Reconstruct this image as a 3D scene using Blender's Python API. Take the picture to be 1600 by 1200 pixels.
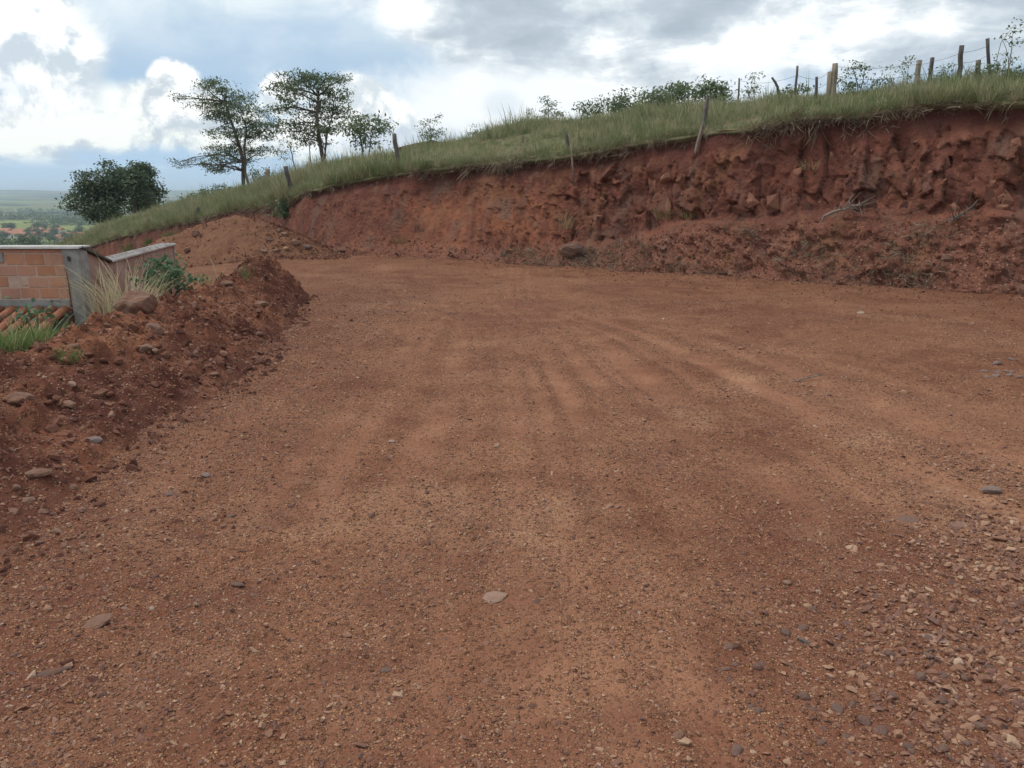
import bpy, bmesh, math, random
import numpy as np
import time
_T0 = time.time()
from mathutils import Vector, Matrix, Euler

for o in list(bpy.data.objects):
    bpy.data.objects.remove(o)
S = bpy.context.scene
C = S.collection
R = math.radians
rng = np.random.default_rng(7)
random.seed(7)

# ------------------------------------------------------------------ camera, sky, sun, exposure
PITCH = R(13.8)
CAMH = 1.6
FPX = 1200.0
cam = bpy.data.cameras.new('camera')
cam.lens = 27.0
cam.sensor_width = 36.0
cam.clip_start = 0.05
cam.clip_end = 30000
camo = bpy.data.objects.new('camera', cam)
C.objects.link(camo)
camo.location = (0, 0, CAMH)
camo.rotation_euler = (math.pi / 2 - PITCH, 0, 0)
S.camera = camo

SUN_EL, SUN_AZ = R(58), R(-82)      # azimuth measured from +Y (view direction) towards +X
sun = bpy.data.lights.new('sun', 'SUN')
sun.energy = 1.55
sun.angle = R(14)
sun.color = (1.0, 0.95, 0.86)
suno = bpy.data.objects.new('sun', sun)
C.objects.link(suno)
sd = Vector((math.sin(SUN_AZ) * math.cos(SUN_EL), math.cos(SUN_AZ) * math.cos(SUN_EL), math.sin(SUN_EL)))
suno.rotation_euler = sd.to_track_quat('Z', 'Y').to_euler()
suno.location = (0, 0, 60)

S.view_settings.view_transform = 'Standard'
S.view_settings.look = 'None'
S.view_settings.gamma = 1
S.view_settings.use_curve_mapping = False
S.view_settings.exposure = 0.40
S.render.engine = 'CYCLES'
S.cycles.max_bounces = 6
S.cycles.diffuse_bounces = 3
S.cycles.volume_bounces = 1
S.cycles.use_denoising = True


class NT:
    """small helper that writes node trees as expressions"""
    def __init__(self, tree):
        self.t = tree
        self.n = tree.nodes
        self.l = tree.links

    def put(self, sock, v):
        if v is None:
            return
        if isinstance(v, bpy.types.NodeSocket):
            self.l.new(v, sock)
        else:
            if sock.type in ('RGBA',) and not hasattr(v, '__len__'):
                v = (v, v, v, 1)
            if sock.type == 'RGBA' and len(v) == 3:
                v = (*v, 1)
            if sock.type == 'VECTOR' and not hasattr(v, '__len__'):
                v = (v, v, v)
            sock.default_value = v

    def m(self, op, a, b=None, c=None, clamp=False):
        n = self.n.new('ShaderNodeMath')
        n.operation = op
        n.use_clamp = clamp
        self.put(n.inputs[0], a)
        self.put(n.inputs[1], b)
        self.put(n.inputs[2], c)
        return n.outputs[0]

    def v(self, op, a, b=None, scale=None):
        n = self.n.new('ShaderNodeVectorMath')
        n.operation = op
        self.put(n.inputs[0], a)
        if b is not None:
            self.put(n.inputs[1], b)
        if scale is not None:
            self.put(n.inputs['Scale'], scale)
        return n.outputs['Value'] if op in ('LENGTH', 'DOT_PRODUCT', 'DISTANCE') else n.outputs[0]

    def xyz(self, x, y, z):
        n = self.n.new('ShaderNodeCombineXYZ')
        for i, q in enumerate((x, y, z)):
            self.put(n.inputs[i], q)
        return n.outputs[0]

    def sep(self, v):
        n = self.n.new('ShaderNodeSeparateXYZ')
        self.put(n.inputs[0], v)
        return n.outputs

    def noise(self, vec, scale, detail=4, rough=0.55, dist=0.0, dims='3D'):
        n = self.n.new('ShaderNodeTexNoise')
        n.noise_dimensions = dims
        self.put(n.inputs['Vector'], vec)
        self.put(n.inputs['Scale'], scale)
        self.put(n.inputs['Detail'], detail)
        self.put(n.inputs['Roughness'], rough)
        self.put(n.inputs['Distortion'], dist)
        return n.outputs['Fac']

    def vor(self, vec, scale, feature='F1', rand=1.0, dims='3D'):
        n = self.n.new('ShaderNodeTexVoronoi')
        n.feature = feature
        n.voronoi_dimensions = dims
        self.put(n.inputs['Vector'], vec)
        self.put(n.inputs['Scale'], scale)
        self.put(n.inputs['Randomness'], rand)
        return n.outputs

    def mapr(self, v, a, b, c=0.0, d=1.0, smooth=True):
        n = self.n.new('ShaderNodeMapRange')
        n.interpolation_type = 'SMOOTHSTEP' if smooth else 'LINEAR'
        n.clamp = True
        self.put(n.inputs['Value'], v)
        for k, q in (('From Min', a), ('From Max', b), ('To Min', c), ('To Max', d)):
            self.put(n.inputs[k], q)
        return n.outputs['Result']

    def mix(self, f, a, b, blend='MIX'):
        n = self.n.new('ShaderNodeMix')
        n.data_type = 'RGBA'
        n.blend_type = blend
        self.put(n.inputs['Factor'], f)
        self.put(n.inputs[6], a)
        self.put(n.inputs[7], b)
        return n.outputs[2]

    def ramp(self, f, stops):
        n = self.n.new('ShaderNodeValToRGB')
        e = n.color_ramp.elements
        while len(e) < len(stops):
            e.new(0.5)
        for i, (p, c) in enumerate(stops):
            e[i].position = p
            e[i].color = (*c, 1) if len(c) == 3 else c
        self.put(n.inputs[0], f)
        return n.outputs[0]

    def bump(self, h, strength=0.5, dist=0.02, normal=None):
        n = self.n.new('ShaderNodeBump')
        self.put(n.inputs['Strength'], strength)
        self.put(n.inputs['Distance'], dist)
        self.put(n.inputs['Height'], h)
        if normal is not None:
            self.put(n.inputs['Normal'], normal)
        return n.outputs[0]

    def attr(self, name):
        n = self.n.new('ShaderNodeAttribute')
        n.attribute_name = name
        return n.outputs['Fac']

    def attrc(self, name):
        n = self.n.new('ShaderNodeAttribute')
        n.attribute_name = name
        return n.outputs['Color']

    def geo(self):
        return self.n.new('ShaderNodeNewGeometry').outputs

    def tc(self):
        return self.n.new('ShaderNodeTexCoord').outputs

    def oi(self):
        return self.n.new('ShaderNodeObjectInfo').outputs


def pix_dir(px, py):
    u = (px - 800) / FPX
    v = (600 - py) / FPX
    return np.array([u, math.cos(PITCH) + math.sin(PITCH) * v, -math.sin(PITCH) + math.cos(PITCH) * v])


def P(px, py, Y):
    """place of a photo point that lies Y metres ahead"""
    d = pix_dir(px, py)
    return np.array([0, 0, CAMH]) + d * (Y / d[1])


def G(px, py, z=0.0):
    """place of a photo point that lies at height z"""
    d = pix_dir(px, py)
    return np.array([0, 0, CAMH]) + d * ((z - CAMH) / d[2])


def m_per_px(Y):
    return Y / math.cos(PITCH) / FPX


def azel(px, py):
    d = pix_dir(px, py)
    d = d / np.linalg.norm(d)
    return math.atan2(d[0], d[1]), math.asin(d[2])


def build_world():
    w = bpy.data.worlds.new('World')
    S.world = w
    w.use_nodes = True
    t = NT(w.node_tree)
    for n in list(t.n):
        t.n.remove(n)
    STR = 0.1
    sky = t.n.new('ShaderNodeTexSky')
    sky.sky_type = 'NISHITA'
    sky.sun_disc = False
    sky.sun_elevation = SUN_EL
    sky.sun_rotation = SUN_AZ
    sky.air_density = 1.0
    sky.dust_density = 1.5
    sky.ozone_density = 2.0
    d = t.v('NORMALIZE', t.tc()['Generated'])
    x, y, z = t.sep(d)
    az = t.m('ARCTAN2', x, y)
    el = t.m('ARCSINE', z)
    up = t.m('MAXIMUM', z, 0.0)
    ae = t.xyz(az, el, 0.0)
    # flat cloud sheet seen in perspective
    k = t.m('DIVIDE', 1.0, t.m('ADD', up, 0.16))
    pl = t.xyz(t.m('MULTIPLY', x, k), t.m('MULTIPLY', y, k), 0.0)
    n_big = t.noise(pl, 2.3, 7, 0.58, 0.5)
    n_big2 = t.noise(t.v('ADD', pl, (7.3, 2.1, 0.4)), 0.9, 5, 0.55, 0.3)
    # stretched noise near the horizon, in angle space
    ast = t.xyz(t.m('MULTIPLY', az, 1.0), t.m('MULTIPLY', el, 2.0), 1.7)
    n_str = t.noise(ast, 7.0, 7, 0.58, 0.35)
    n_fin = t.noise(ae, 26.0, 8, 0.6, 0.4)
    n_med = t.noise(t.v('ADD', ae, (3.1, 4.2, 0.7)), 11.0, 8, 0.62, 0.3)

    blue = t.v('SCALE', sky.outputs[0], scale=0.62)
    # clear air washed pale towards the horizon
    air = t.mix(t.mapr(el, 0.0, 0.16, 0.93, 0.62), blue, (3.7, 5.4, 7.4))
    air = t.mix(t.mapr(el, -0.01, 0.05, 0.9, 0.0), air, (4.1, 5.15, 5.9))
    # thin veil: high white film
    veil_f = t.m('MULTIPLY', t.mapr(el, 0.115, 0.225, 0.04, 0.92),
                 t.mapr(n_str, 0.30, 0.58, 0.45, 1.0))
    base = t.mix(veil_f, air, t.mix(t.mapr(n_med, 0.3, 0.7), (5.4, 6.4, 7.0), (7.2, 7.8, 8.0)))

    # bank of low layered cloud near the horizon, left half
    lay = t.mapr(t.m('ADD', n_str, t.m('MULTIPLY', n_fin, 0.25)), 0.55, 0.70)
    lay_e = t.m('MULTIPLY', t.mapr(el, 0.025, 0.05), t.mapr(el, 0.13, 0.105))
    lay_a = t.mapr(az, 0.15, -0.12, 0.25, 1.0)
    lay_f = t.m('MULTIPLY', t.m('MULTIPLY', lay, lay_e), lay_a)
    n_lit = t.noise(t.xyz(az, t.m('MULTIPLY', t.m('ADD', el, 0.012), 2.6), 1.7), 7.0, 7, 0.58, 0.35)
    lit = t.mapr(t.m('SUBTRACT', n_str, n_lit), -0.07, 0.06)
    lay_c = t.mix(lit, (4.3, 4.95, 5.5), (8.6, 8.9, 8.4))
    base = t.mix(lay_f, base, lay_c)

    # broad bright gap behind the hill top (right of centre)
    def blob(px, py, rx, ry, soft=1.0):
        a, e = azel(px, py)
        q = t.v('MULTIPLY', t.v('SUBTRACT', ae, (a, e, 0)), (FPX / rx, FPX / ry, 0))
        return t.m('SUBTRACT', 1.0, t.v('LENGTH', q))
    gap = blob(880, 165, 430, 85)
    gap = t.mapr(t.m('ADD', gap, t.m('MULTIPLY', t.m('SUBTRACT', n_med, 0.5), 1.1)), -0.1, 0.65)
    base = t.mix(t.m('MULTIPLY', gap, 0.95), base, t.mix(n_fin, (7.4, 7.9, 8.2), (8.7, 8.8, 8.8)))

    # heaped clouds: lobes whose edge is broken by noise
    def heap(lobes, amp, lo, hi, dark, light, base, light_dir=(-0.004, 0.020)):
        f = None
        for L in lobes:
            b = blob(*L)
            f = b if f is None else t.m('SMOOTH_MAX', f, b, 0.12)
        nz = t.noise(t.v('ADD', ae, (0, 0, amp * 9)), 17.0, 9, 0.62, 0.25)
        nz2 = t.noise(t.v('ADD', t.v('ADD', ae, (0, 0, amp * 9)), (light_dir[0], light_dir[1], 0)), 17.0, 7, 0.6, 0.25)
        g = t.m('ADD', f, t.m('MULTIPLY', t.m('SUBTRACT', nz, 0.5), amp))
        msk = t.mapr(g, lo, hi)
        sh = t.m('ADD', t.m('MULTIPLY', t.m('SUBTRACT', nz, nz2), 4.5), t.m('MULTIPLY', f, 0.45))
        col = t.mix(t.mapr(sh, -0.30, 0.50), dark, light)
        return t.mix(msk, base, col)

    base = heap([(45, 60, 95, 110), (95, 150, 70, 60), (20, 185, 110, 50), (120, 95, 45, 70)], 1.05, -0.05, 0.55,
                (5.0, 5.7, 6.3), (8.4, 8.6, 8.6), base)
    base = heap([(130, 205, 150, 30), (265, 195, 110, 38), (225, 165, 40, 38), (20, 215, 90, 26), (330, 215, 60, 30)],
                1.05, -0.05, 0.5, (4.9, 5.5, 6.0), (8.2, 8.5, 8.1), base)
    base = heap([(275, 138, 38, 42), (300, 165, 40, 40), (262, 165, 34, 34)], 0.75, 0.0, 0.22, (4.9, 5.5, 6.0), (8.8, 8.9, 8.8), base)
    base = heap([(438, 148, 30, 36), (490, 205, 60, 38), (560, 178, 74, 56), (612, 200, 44, 46), (410, 225, 46, 22)],
                0.7, 0.0, 0.22, (5.6, 6.2, 6.6), (9.0, 9.1, 9.0), base)
    # blue-grey shower veil below the heaps
    sh_f = t.mapr(t.m('ADD', blob(640, 235, 150, 45), t.m('MULTIPLY', t.m('SUBTRACT', n_med, 0.5), 0.9)), 0.0, 0.6)
    base = t.mix(t.m('MULTIPLY', sh_f, 0.75), base, (4.4, 5.2, 6.2))
    puf = t.mapr(t.m('ADD', blob(785, 165, 40, 30), t.m('MULTIPLY', t.m('SUBTRACT', n_fin, 0.5), 0.9)), 0.0, 0.7)
    base = t.mix(t.m('MULTIPLY', puf, 0.6), base, (5.6, 6.3, 6.9))

    # grey overcast sheet overhead, reaching down on the right
    low = t.m('ADD', t.mapr(az, -0.30, 0.02, 0.245, 0.118, False), 0.0)
    ov = t.m('ADD', t.m('SUBTRACT', el, low), t.m('MULTIPLY', t.m('SUBTRACT', n_str, 0.5), 0.11))
    ov_f = t.mapr(ov, -0.006, 0.03)
    wv = t.v('ADD', ast, t.v('SCALE', t.xyz(n_fin, n_med, 0.0), scale=0.04))
    n_ov = t.noise(t.v('MULTIPLY', wv, (1, 0.72, 1)), 6.0, 9, 0.56, 0.15)
    tone = t.m('ADD', t.m('MULTIPLY', n_ov, 0.62), t.m('MULTIPLY', n_big, 0.38))
    ov_c = t.ramp(tone, [(0.39, (3.3, 3.9, 4.5)), (0.47, (4.2, 4.8, 5.4)), (0.52, (5.8, 6.3, 6.7)), (0.565, (8.4, 8.7, 8.8))])
    base = t.mix(t.m('MULTIPLY', ov_f, 0.93), base, ov_c)
    # the ground side of the world, never in view
    base = t.mix(t.mapr(el, -0.02, -0.06), base, (1.6, 1.5, 1.3))
    bg = t.n.new('ShaderNodeBackground')
    t.put(bg.inputs['Color'], base)
    bg.inputs['Strength'].default_value = STR
    out = t.n.new('ShaderNodeOutputWorld')
    t.l.new(bg.outputs[0], out.inputs[0])
    w.cycles.sampling_method = 'MANUAL'
    w.cycles.sample_map_resolution = 512


build_world()


# ------------------------------------------------------------------ noise
def _h(ix, iy, seed):
    a = ix.astype(np.int64).astype(np.uint64)
    b = iy.astype(np.int64).astype(np.uint64)
    M = np.uint64(0xffffffff)
    h = (a * np.uint64(374761393) + b * np.uint64(668265263) + np.uint64((seed * 2246822519 + 12345) & 0xffffffff)) & M
    h = ((h ^ (h >> np.uint64(13))) * np.uint64(1274126177)) & M
    h = ((h ^ (h >> np.uint64(16))) * np.uint64(2654435761)) & M
    return (h ^ (h >> np.uint64(15))).astype(np.float64) / 4294967295.0


def vn(x, y, seed=0):
    x = np.asarray(x, float)
    y = np.asarray(y, float)
    ix = np.floor(x)
    iy = np.floor(y)
    fx = x - ix
    fy = y - iy
    fx = fx * fx * fx * (fx * (fx * 6 - 15) + 10)
    fy = fy * fy * fy * (fy * (fy * 6 - 15) + 10)
    a = _h(ix, iy, seed)
    b = _h(ix + 1, iy, seed)
    c = _h(ix, iy + 1, seed)
    d = _h(ix + 1, iy + 1, seed)
    return ((a * (1 - fx) + b * fx) * (1 - fy) + (c * (1 - fx) + d * fx) * fy) * 2 - 1


def fbm(x, y, scale, octv=4, seed=0, gain=0.5):
    s = 0
    a = 1.0
    t = 0
    for i in range(octv):
        c, sn = math.cos(i * 1.1), math.sin(i * 1.1)
        s = s + a * vn((x * c - y * sn) * scale, (x * sn + y * c) * scale, seed + i * 17)
        t += a
        a *= gain
        scale *= 2.03
    return s / t


def worley(x, y, seed=0, full=False):
    x = np.asarray(x, float)
    y = np.asarray(y, float)
    ix = np.floor(x)
    iy = np.floor(y)
    f1 = np.full(x.shape, 9.0)
    f2 = np.full(x.shape, 9.0)
    cid = np.zeros(x.shape)
    ox = np.zeros(x.shape)
    oy = np.zeros(x.shape)
    for dx in (-1, 0, 1):
        for dy in (-1, 0, 1):
            jx = ix + dx
            jy = iy + dy
            px = jx + _h(jx, jy, seed)
            py = jy + _h(jx, jy, seed + 101)
            d = np.hypot(px - x, py - y)
            r = _h(jx, jy, seed + 202)
            nearer = d < f1
            f2 = np.where(nearer, f1, np.minimum(f2, d))
            cid = np.where(nearer, r, cid)
            ox = np.where(nearer, x - px, ox)
            oy = np.where(nearer, y - py, oy)
            f1 = np.where(nearer, d, f1)
    return (f1, f2, cid, ox, oy) if full else (f1, f2, cid)


def sst(a, b, x):
    t = np.clip((x - a) / (b - a), 0, 1)
    return t * t * (3 - 2 * t)


# ------------------------------------------------------------------ object helpers
def mesh_np(name, V, F, mat=None, smooth=False, attrs=None):
    V = np.asarray(V, np.float32)
    F = np.asarray(F, np.int32)
    me = bpy.data.meshes.new(name)
    me.vertices.add(len(V))
    me.vertices.foreach_set('co', V.ravel())
    k = F.shape[1]
    me.loops.add(F.size)
    me.loops.foreach_set('vertex_index', F.ravel())
    me.polygons.add(len(F))
    me.polygons.foreach_set('loop_start', np.arange(0, F.size, k, dtype=np.int32))
    me.polygons.foreach_set('loop_total', np.full(len(F), k, np.int32))
    if smooth:
        me.polygons.foreach_set('use_smooth', np.ones(len(F), bool))
    if attrs:
        for an, av in attrs.items():
            a = me.attributes.new(an, 'FLOAT', 'POINT')
            a.data.foreach_set('value', np.asarray(av, np.float32).ravel())
    if mat:
        me.materials.append(mat)
    me.update(calc_edges=True)
    return me


def grid_faces(nu, nv, flip=False):
    i, j = np.meshgrid(np.arange(nu - 1), np.arange(nv - 1), indexing='ij')
    a = (i * nv + j).ravel()
    b = a + nv
    F = np.stack([a, b, b + 1, a + 1], 1)
    return F[:, ::-1] if flip else F


def link(name, me, parent=None, loc=None, rot=None, scale=None):
    o = bpy.data.objects.new(name, me)
    C.objects.link(o)
    if parent is not None:
        o.parent = parent
    if loc is not None:
        o.location = loc
    if rot is not None:
        o.rotation_euler = rot
    if scale is not None:
        o.scale = scale
    return o


def tag(o, label=None, cat=None, group=None, kind=None):
    if label:
        o['label'] = label
    if cat:
        o['category'] = cat
    if group:
        o['group'] = group
    if kind:
        o['kind'] = kind
    return o


def empty(name, loc, rz=0.0):
    o = bpy.data.objects.new(name, None)
    C.objects.link(o)
    o.location = loc
    o.rotation_euler = (0, 0, rz)
    o.empty_display_size = 0.2
    return o


class MB:
    def __init__(self):
        self.v = []
        self.f = []

    def add(self, V, F):
        o = len(self.v)
        self.v += [tuple(map(float, p)) for p in V]
        self.f += [tuple(int(i) + o for i in f) for f in F]

    def box(self, c, s, rz=0.0, jit=0.0):
        hx, hy, hz = s[0] / 2, s[1] / 2, s[2] / 2
        cs, sn = math.cos(rz), math.sin(rz)
        V = []
        for dx, dy, dz in ((-1, -1, -1), (1, -1, -1), (1, 1, -1), (-1, 1, -1), (-1, -1, 1), (1, -1, 1), (1, 1, 1), (-1, 1, 1)):
            x, y, z = dx * hx, dy * hy, dz * hz
            x += random.uniform(-jit, jit)
            y += random.uniform(-jit, jit)
            z += random.uniform(-jit, jit)
            V.append((c[0] + x * cs - y * sn, c[1] + x * sn + y * cs, c[2] + z))
        self.add(V, [(0, 3, 2, 1), (4, 5, 6, 7), (0, 1, 5, 4), (1, 2, 6, 5), (2, 3, 7, 6), (3, 0, 4, 7)])

    def prism(self, lo, hi):
        n = len(lo)
        F = [tuple(range(n))[::-1], tuple(range(n, 2 * n))]
        for i in range(n):
            j = (i + 1) % n
            F.append((i, j, n + j, n + i))
        self.add(list(lo) + list(hi), F)

    def tube(self, pts, rad, sides=6, cap=True):
        pts = [Vector(p) for p in pts]
        n = len(pts)
        V = []
        ref = Vector((0.31, 0.87, 0.2)).normalized()
        for i, p in enumerate(pts):
            d = (pts[min(i + 1, n - 1)] - pts[max(i - 1, 0)]).normalized()
            if abs(d.dot(ref)) > 0.95:
                a = d.cross(Vector((1, 0, 0.1))).normalized()
            else:
                a = d.cross(ref).normalized()
            b = d.cross(a)
            r = rad[i] if hasattr(rad, '__len__') else rad
            for s in range(sides):
                th = 2 * math.pi * s / sides
                V.append(p + (a * math.cos(th) + b * math.sin(th)) * r)
        F = []
        for i in range(n - 1):
            for s in range(sides):
                q = (s + 1) % sides
                F.append((i * sides + s, i * sides + q, (i + 1) * sides + q, (i + 1) * sides + s))
        if cap:
            F.append(tuple(range(sides))[::-1])
            F.append(tuple(range((n - 1) * sides, n * sides)))
        self.add(V, F)

    def build(self, name, mat, parent=None, smooth=False, bevel=0.0, loc=None, rot=None):
        me = bpy.data.meshes.new(name)
        me.from_pydata(self.v, [], self.f)
        bm = bmesh.new()
        bm.from_mesh(me)
        bmesh.ops.recalc_face_normals(bm, faces=bm.faces)
        if bevel:
            bmesh.ops.bevel(bm, geom=bm.edges[:], offset=bevel, segments=1, affect='EDGES', clamp_overlap=True)
        bm.to_mesh(me)
        bm.free()
        if smooth:
            for p in me.polygons:
                p.use_smooth = True
        if mat:
            me.materials.append(mat)
        return link(name, me, parent, loc, rot)


def scatter(name, pts, rot, scl, idx, coll, kind='stuff', parent=None):
    """uncountable stuff: instances of the meshes of coll on points"""
    me = bpy.data.meshes.new(name)
    n = len(pts)
    me.vertices.add(n)
    me.vertices.foreach_set('co', np.asarray(pts, np.float32).ravel())
    for an, tp, arr, key in (('rot', 'FLOAT_VECTOR', rot, 'vector'), ('scl', 'FLOAT_VECTOR', scl, 'vector'), ('pick', 'INT', idx, 'value')):
        a = me.attributes.new(an, tp, 'POINT')
        a.data.foreach_set(key, np.asarray(arr, np.int32 if tp == 'INT' else np.float32).ravel())
    o = link(name, me, parent)
    g = bpy.data.node_groups.new(name + '_scatter', 'GeometryNodeTree')
    g.interface.new_socket('Geometry', in_out='INPUT', socket_type='NodeSocketGeometry')
    g.interface.new_socket('Geometry', in_out='OUTPUT', socket_type='NodeSocketGeometry')
    N = g.nodes
    gi = N.new('NodeGroupInput')
    go = N.new('NodeGroupOutput')
    ip = N.new('GeometryNodeInstanceOnPoints')
    ci = N.new('GeometryNodeCollectionInfo')
    ci.inputs['Collection'].default_value = coll
    ci.inputs['Separate Children'].default_value = True
    ci.inputs['Reset Children'].default_value = True

    def na(nm, tp):
        q = N.new('GeometryNodeInputNamedAttribute')
        q.data_type = tp
        q.inputs['Name'].default_value = nm
        return q.outputs['Attribute']
    L = g.links
    e2r = N.new('FunctionNodeEulerToRotation')
    L.new(na('rot', 'FLOAT_VECTOR'), e2r.inputs[0])
    L.new(gi.outputs[0], ip.inputs['Points'])
    L.new(ci.outputs[0], ip.inputs['Instance'])
    ip.inputs['Pick Instance'].default_value = True
    L.new(na('pick', 'INT'), ip.inputs['Instance Index'])
    L.new(e2r.outputs[0], ip.inputs['Rotation'])
    L.new(na('scl', 'FLOAT_VECTOR'), ip.inputs['Scale'])
    L.new(ip.outputs[0], go.inputs[0])
    md = o.modifiers.new('scatter', 'NODES')
    md.node_group = g
    o['kind'] = kind
    return o


def proto_coll(name, meshes):
    c = bpy.data.collections.new(name)
    for i, me in enumerate(meshes):
        o = bpy.data.objects.new('%s_%02d' % (name, i), me)
        c.objects.link(o)
    return c


# ------------------------------------------------------------------ materials
def new_mat(name, rough=0.9, spec=0.25):
    m = bpy.data.materials.new(name)
    m.use_nodes = True
    t = NT(m.node_tree)
    b = t.n['Principled BSDF']
    b.inputs['Roughness'].default_value = rough
    b.inputs['Specular IOR Level'].default_value = spec
    return m, t, b


def mat_dirt(name, near=True):
    """red laterite road: compacted tan tracks over crumbly red gravel"""
    m, t, b = new_mat(name, 0.93, 0.15)
    p = t.geo()['Position']
    n1 = t.noise(p, 0.55, 5, 0.6, 0.4)
    n2 = t.noise(t.v('ADD', p, (5, 3, 1)), 2.6, 6, 0.62, 0.3)
    n3 = t.noise(p, 14.0, 6, 0.65)
    n4 = t.noise(p, 70.0, 4, 0.6)
    tr = t.attr('track')
    pa = t.attr('pale')
    dk = t.attr('damp')
    col = t.mix(t.mapr(n2, 0.36, 0.64), (0.167, 0.065, 0.038), (0.263, 0.117, 0.067))
    col = t.mix(t.mapr(n1, 0.42, 0.66, 0.0, 0.6), col, (0.321, 0.157, 0.092))
    col = t.mix(t.m('MULTIPLY', tr, 0.72), col, t.mix(t.mapr(n2, 0.35, 0.65), (0.301, 0.134, 0.077), (0.402, 0.196, 0.116)))
    col = t.mix(t.m('MULTIPLY', pa, t.mapr(t.noise(p, 5.0, 6, 0.7), 0.35, 0.65, 0.05, 0.75)), col, t.mix(n3, (0.402, 0.223, 0.132), (0.472, 0.275, 0.169)))
    col = t.mix(t.m('MULTIPLY', dk, 0.7), col, (0.141, 0.045, 0.029))
    # grit: every grain its own tint
    vo = t.vor(p, 95.0)
    vo2 = t.vor(t.v('ADD', p, (2, 2, 0)), 42.0)
    g1 = t.sep(vo['Color'])
    g2 = t.sep(vo2['Color'])
    grit = t.ramp(g1[0], [(0.0, (0.090, 0.041, 0.028)), (0.30, (0.224, 0.089, 0.045)), (0.55, (0.356, 0.164, 0.083)), (0.82, (0.509, 0.275, 0.142)), (1.0, (0.638, 0.391, 0.218))])
    loose = t.m('MULTIPLY', t.mapr(t.m('ADD', t.m('MULTIPLY', n3, 0.6), t.m('MULTIPLY', n2, 0.5)), 0.36, 0.58), t.m('SUBTRACT', 1.0, t.m('MULTIPLY', tr, 0.7)))
    grain = t.m('MULTIPLY', t.mapr(vo['Distance'], 0.62, 0.36), t.mapr(g1[1], 0.25, 0.55))
    col = t.mix(t.m('MULTIPLY', t.m('MULTIPLY', loose, grain), 0.85), col, grit)
    grit2 = t.ramp(g2[0], [(0.0, (0.106, 0.056, 0.039)), (0.4, (0.202, 0.086, 0.045)), (0.75, (0.356, 0.169, 0.083)), (1.0, (0.450, 0.249, 0.139))])
    grain2 = t.m('MULTIPLY', t.mapr(vo2['Distance'], 0.5, 0.3), t.mapr(g2[1], 0.62, 0.7))
    col = t.mix(t.m('MULTIPLY', t.m('MULTIPLY', loose, grain2), 0.8), col, grit2)
    col = t.mix(t.mapr(n4, 0.35, 0.7, 0.35, 0.0), col, t.mix(0.35, col, (0.059, 0.023, 0.013)))
    t.put(b.inputs['Base Color'], col)
    h = t.m('ADD', t.m('MULTIPLY', t.m('MULTIPLY', grain, loose), 0.5), t.m('ADD', t.m('MULTIPLY', n4, 0.35), t.m('MULTIPLY', n3, 0.9)))
    h = t.m('ADD', h, t.m('MULTIPLY', t.m('MULTIPLY', grain2, loose), 0.9))
    t.put(b.inputs['Normal'], t.bump(h, 1.0, 0.018))
    return m


def mat_soil(name, a, bcol, c, bump=0.8):
    """loose crumbly heap soil"""
    m, t, b = new_mat(name, 0.95, 0.1)
    p = t.geo()['Position']
    n1 = t.noise(p, 1.3, 5, 0.6, 0.3)
    n2 = t.noise(p, 7.0, 6, 0.65)
    n3 = t.noise(p, 42.0, 5, 0.65)
    dk = t.attr('damp')
    col = t.mix(t.mapr(n1, 0.36, 0.62), a, bcol)
    col = t.mix(t.mapr(n2, 0.48, 0.7, 0, 0.7), col, c)
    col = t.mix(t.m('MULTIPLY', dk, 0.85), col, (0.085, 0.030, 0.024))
    vo = t.vor(p, 48.0)
    g = t.sep(vo['Color'])
    grit = t.ramp(g[0], [(0.0, (0.10, 0.04, 0.03)), (0.5, (0.20, 0.09, 0.055)), (0.85, (0.31, 0.17, 0.105)), (1.0, (0.4, 0.27, 0.18))])
    gr = t.m('MULTIPLY', t.mapr(vo['Distance'], 0.6, 0.35), t.mapr(g[1], 0.45, 0.6))
    col = t.mix(t.m('MULTIPLY', gr, 0.65), col, grit)
    t.put(b.inputs['Base Color'], col)
    h = t.m('ADD', t.m('ADD', n2, t.m('MULTIPLY', n3, 0.5)), t.m('MULTIPLY', gr, 0.5))
    t.put(b.inputs['Normal'], t.bump(h, bump, 0.03))
    return m


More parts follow.
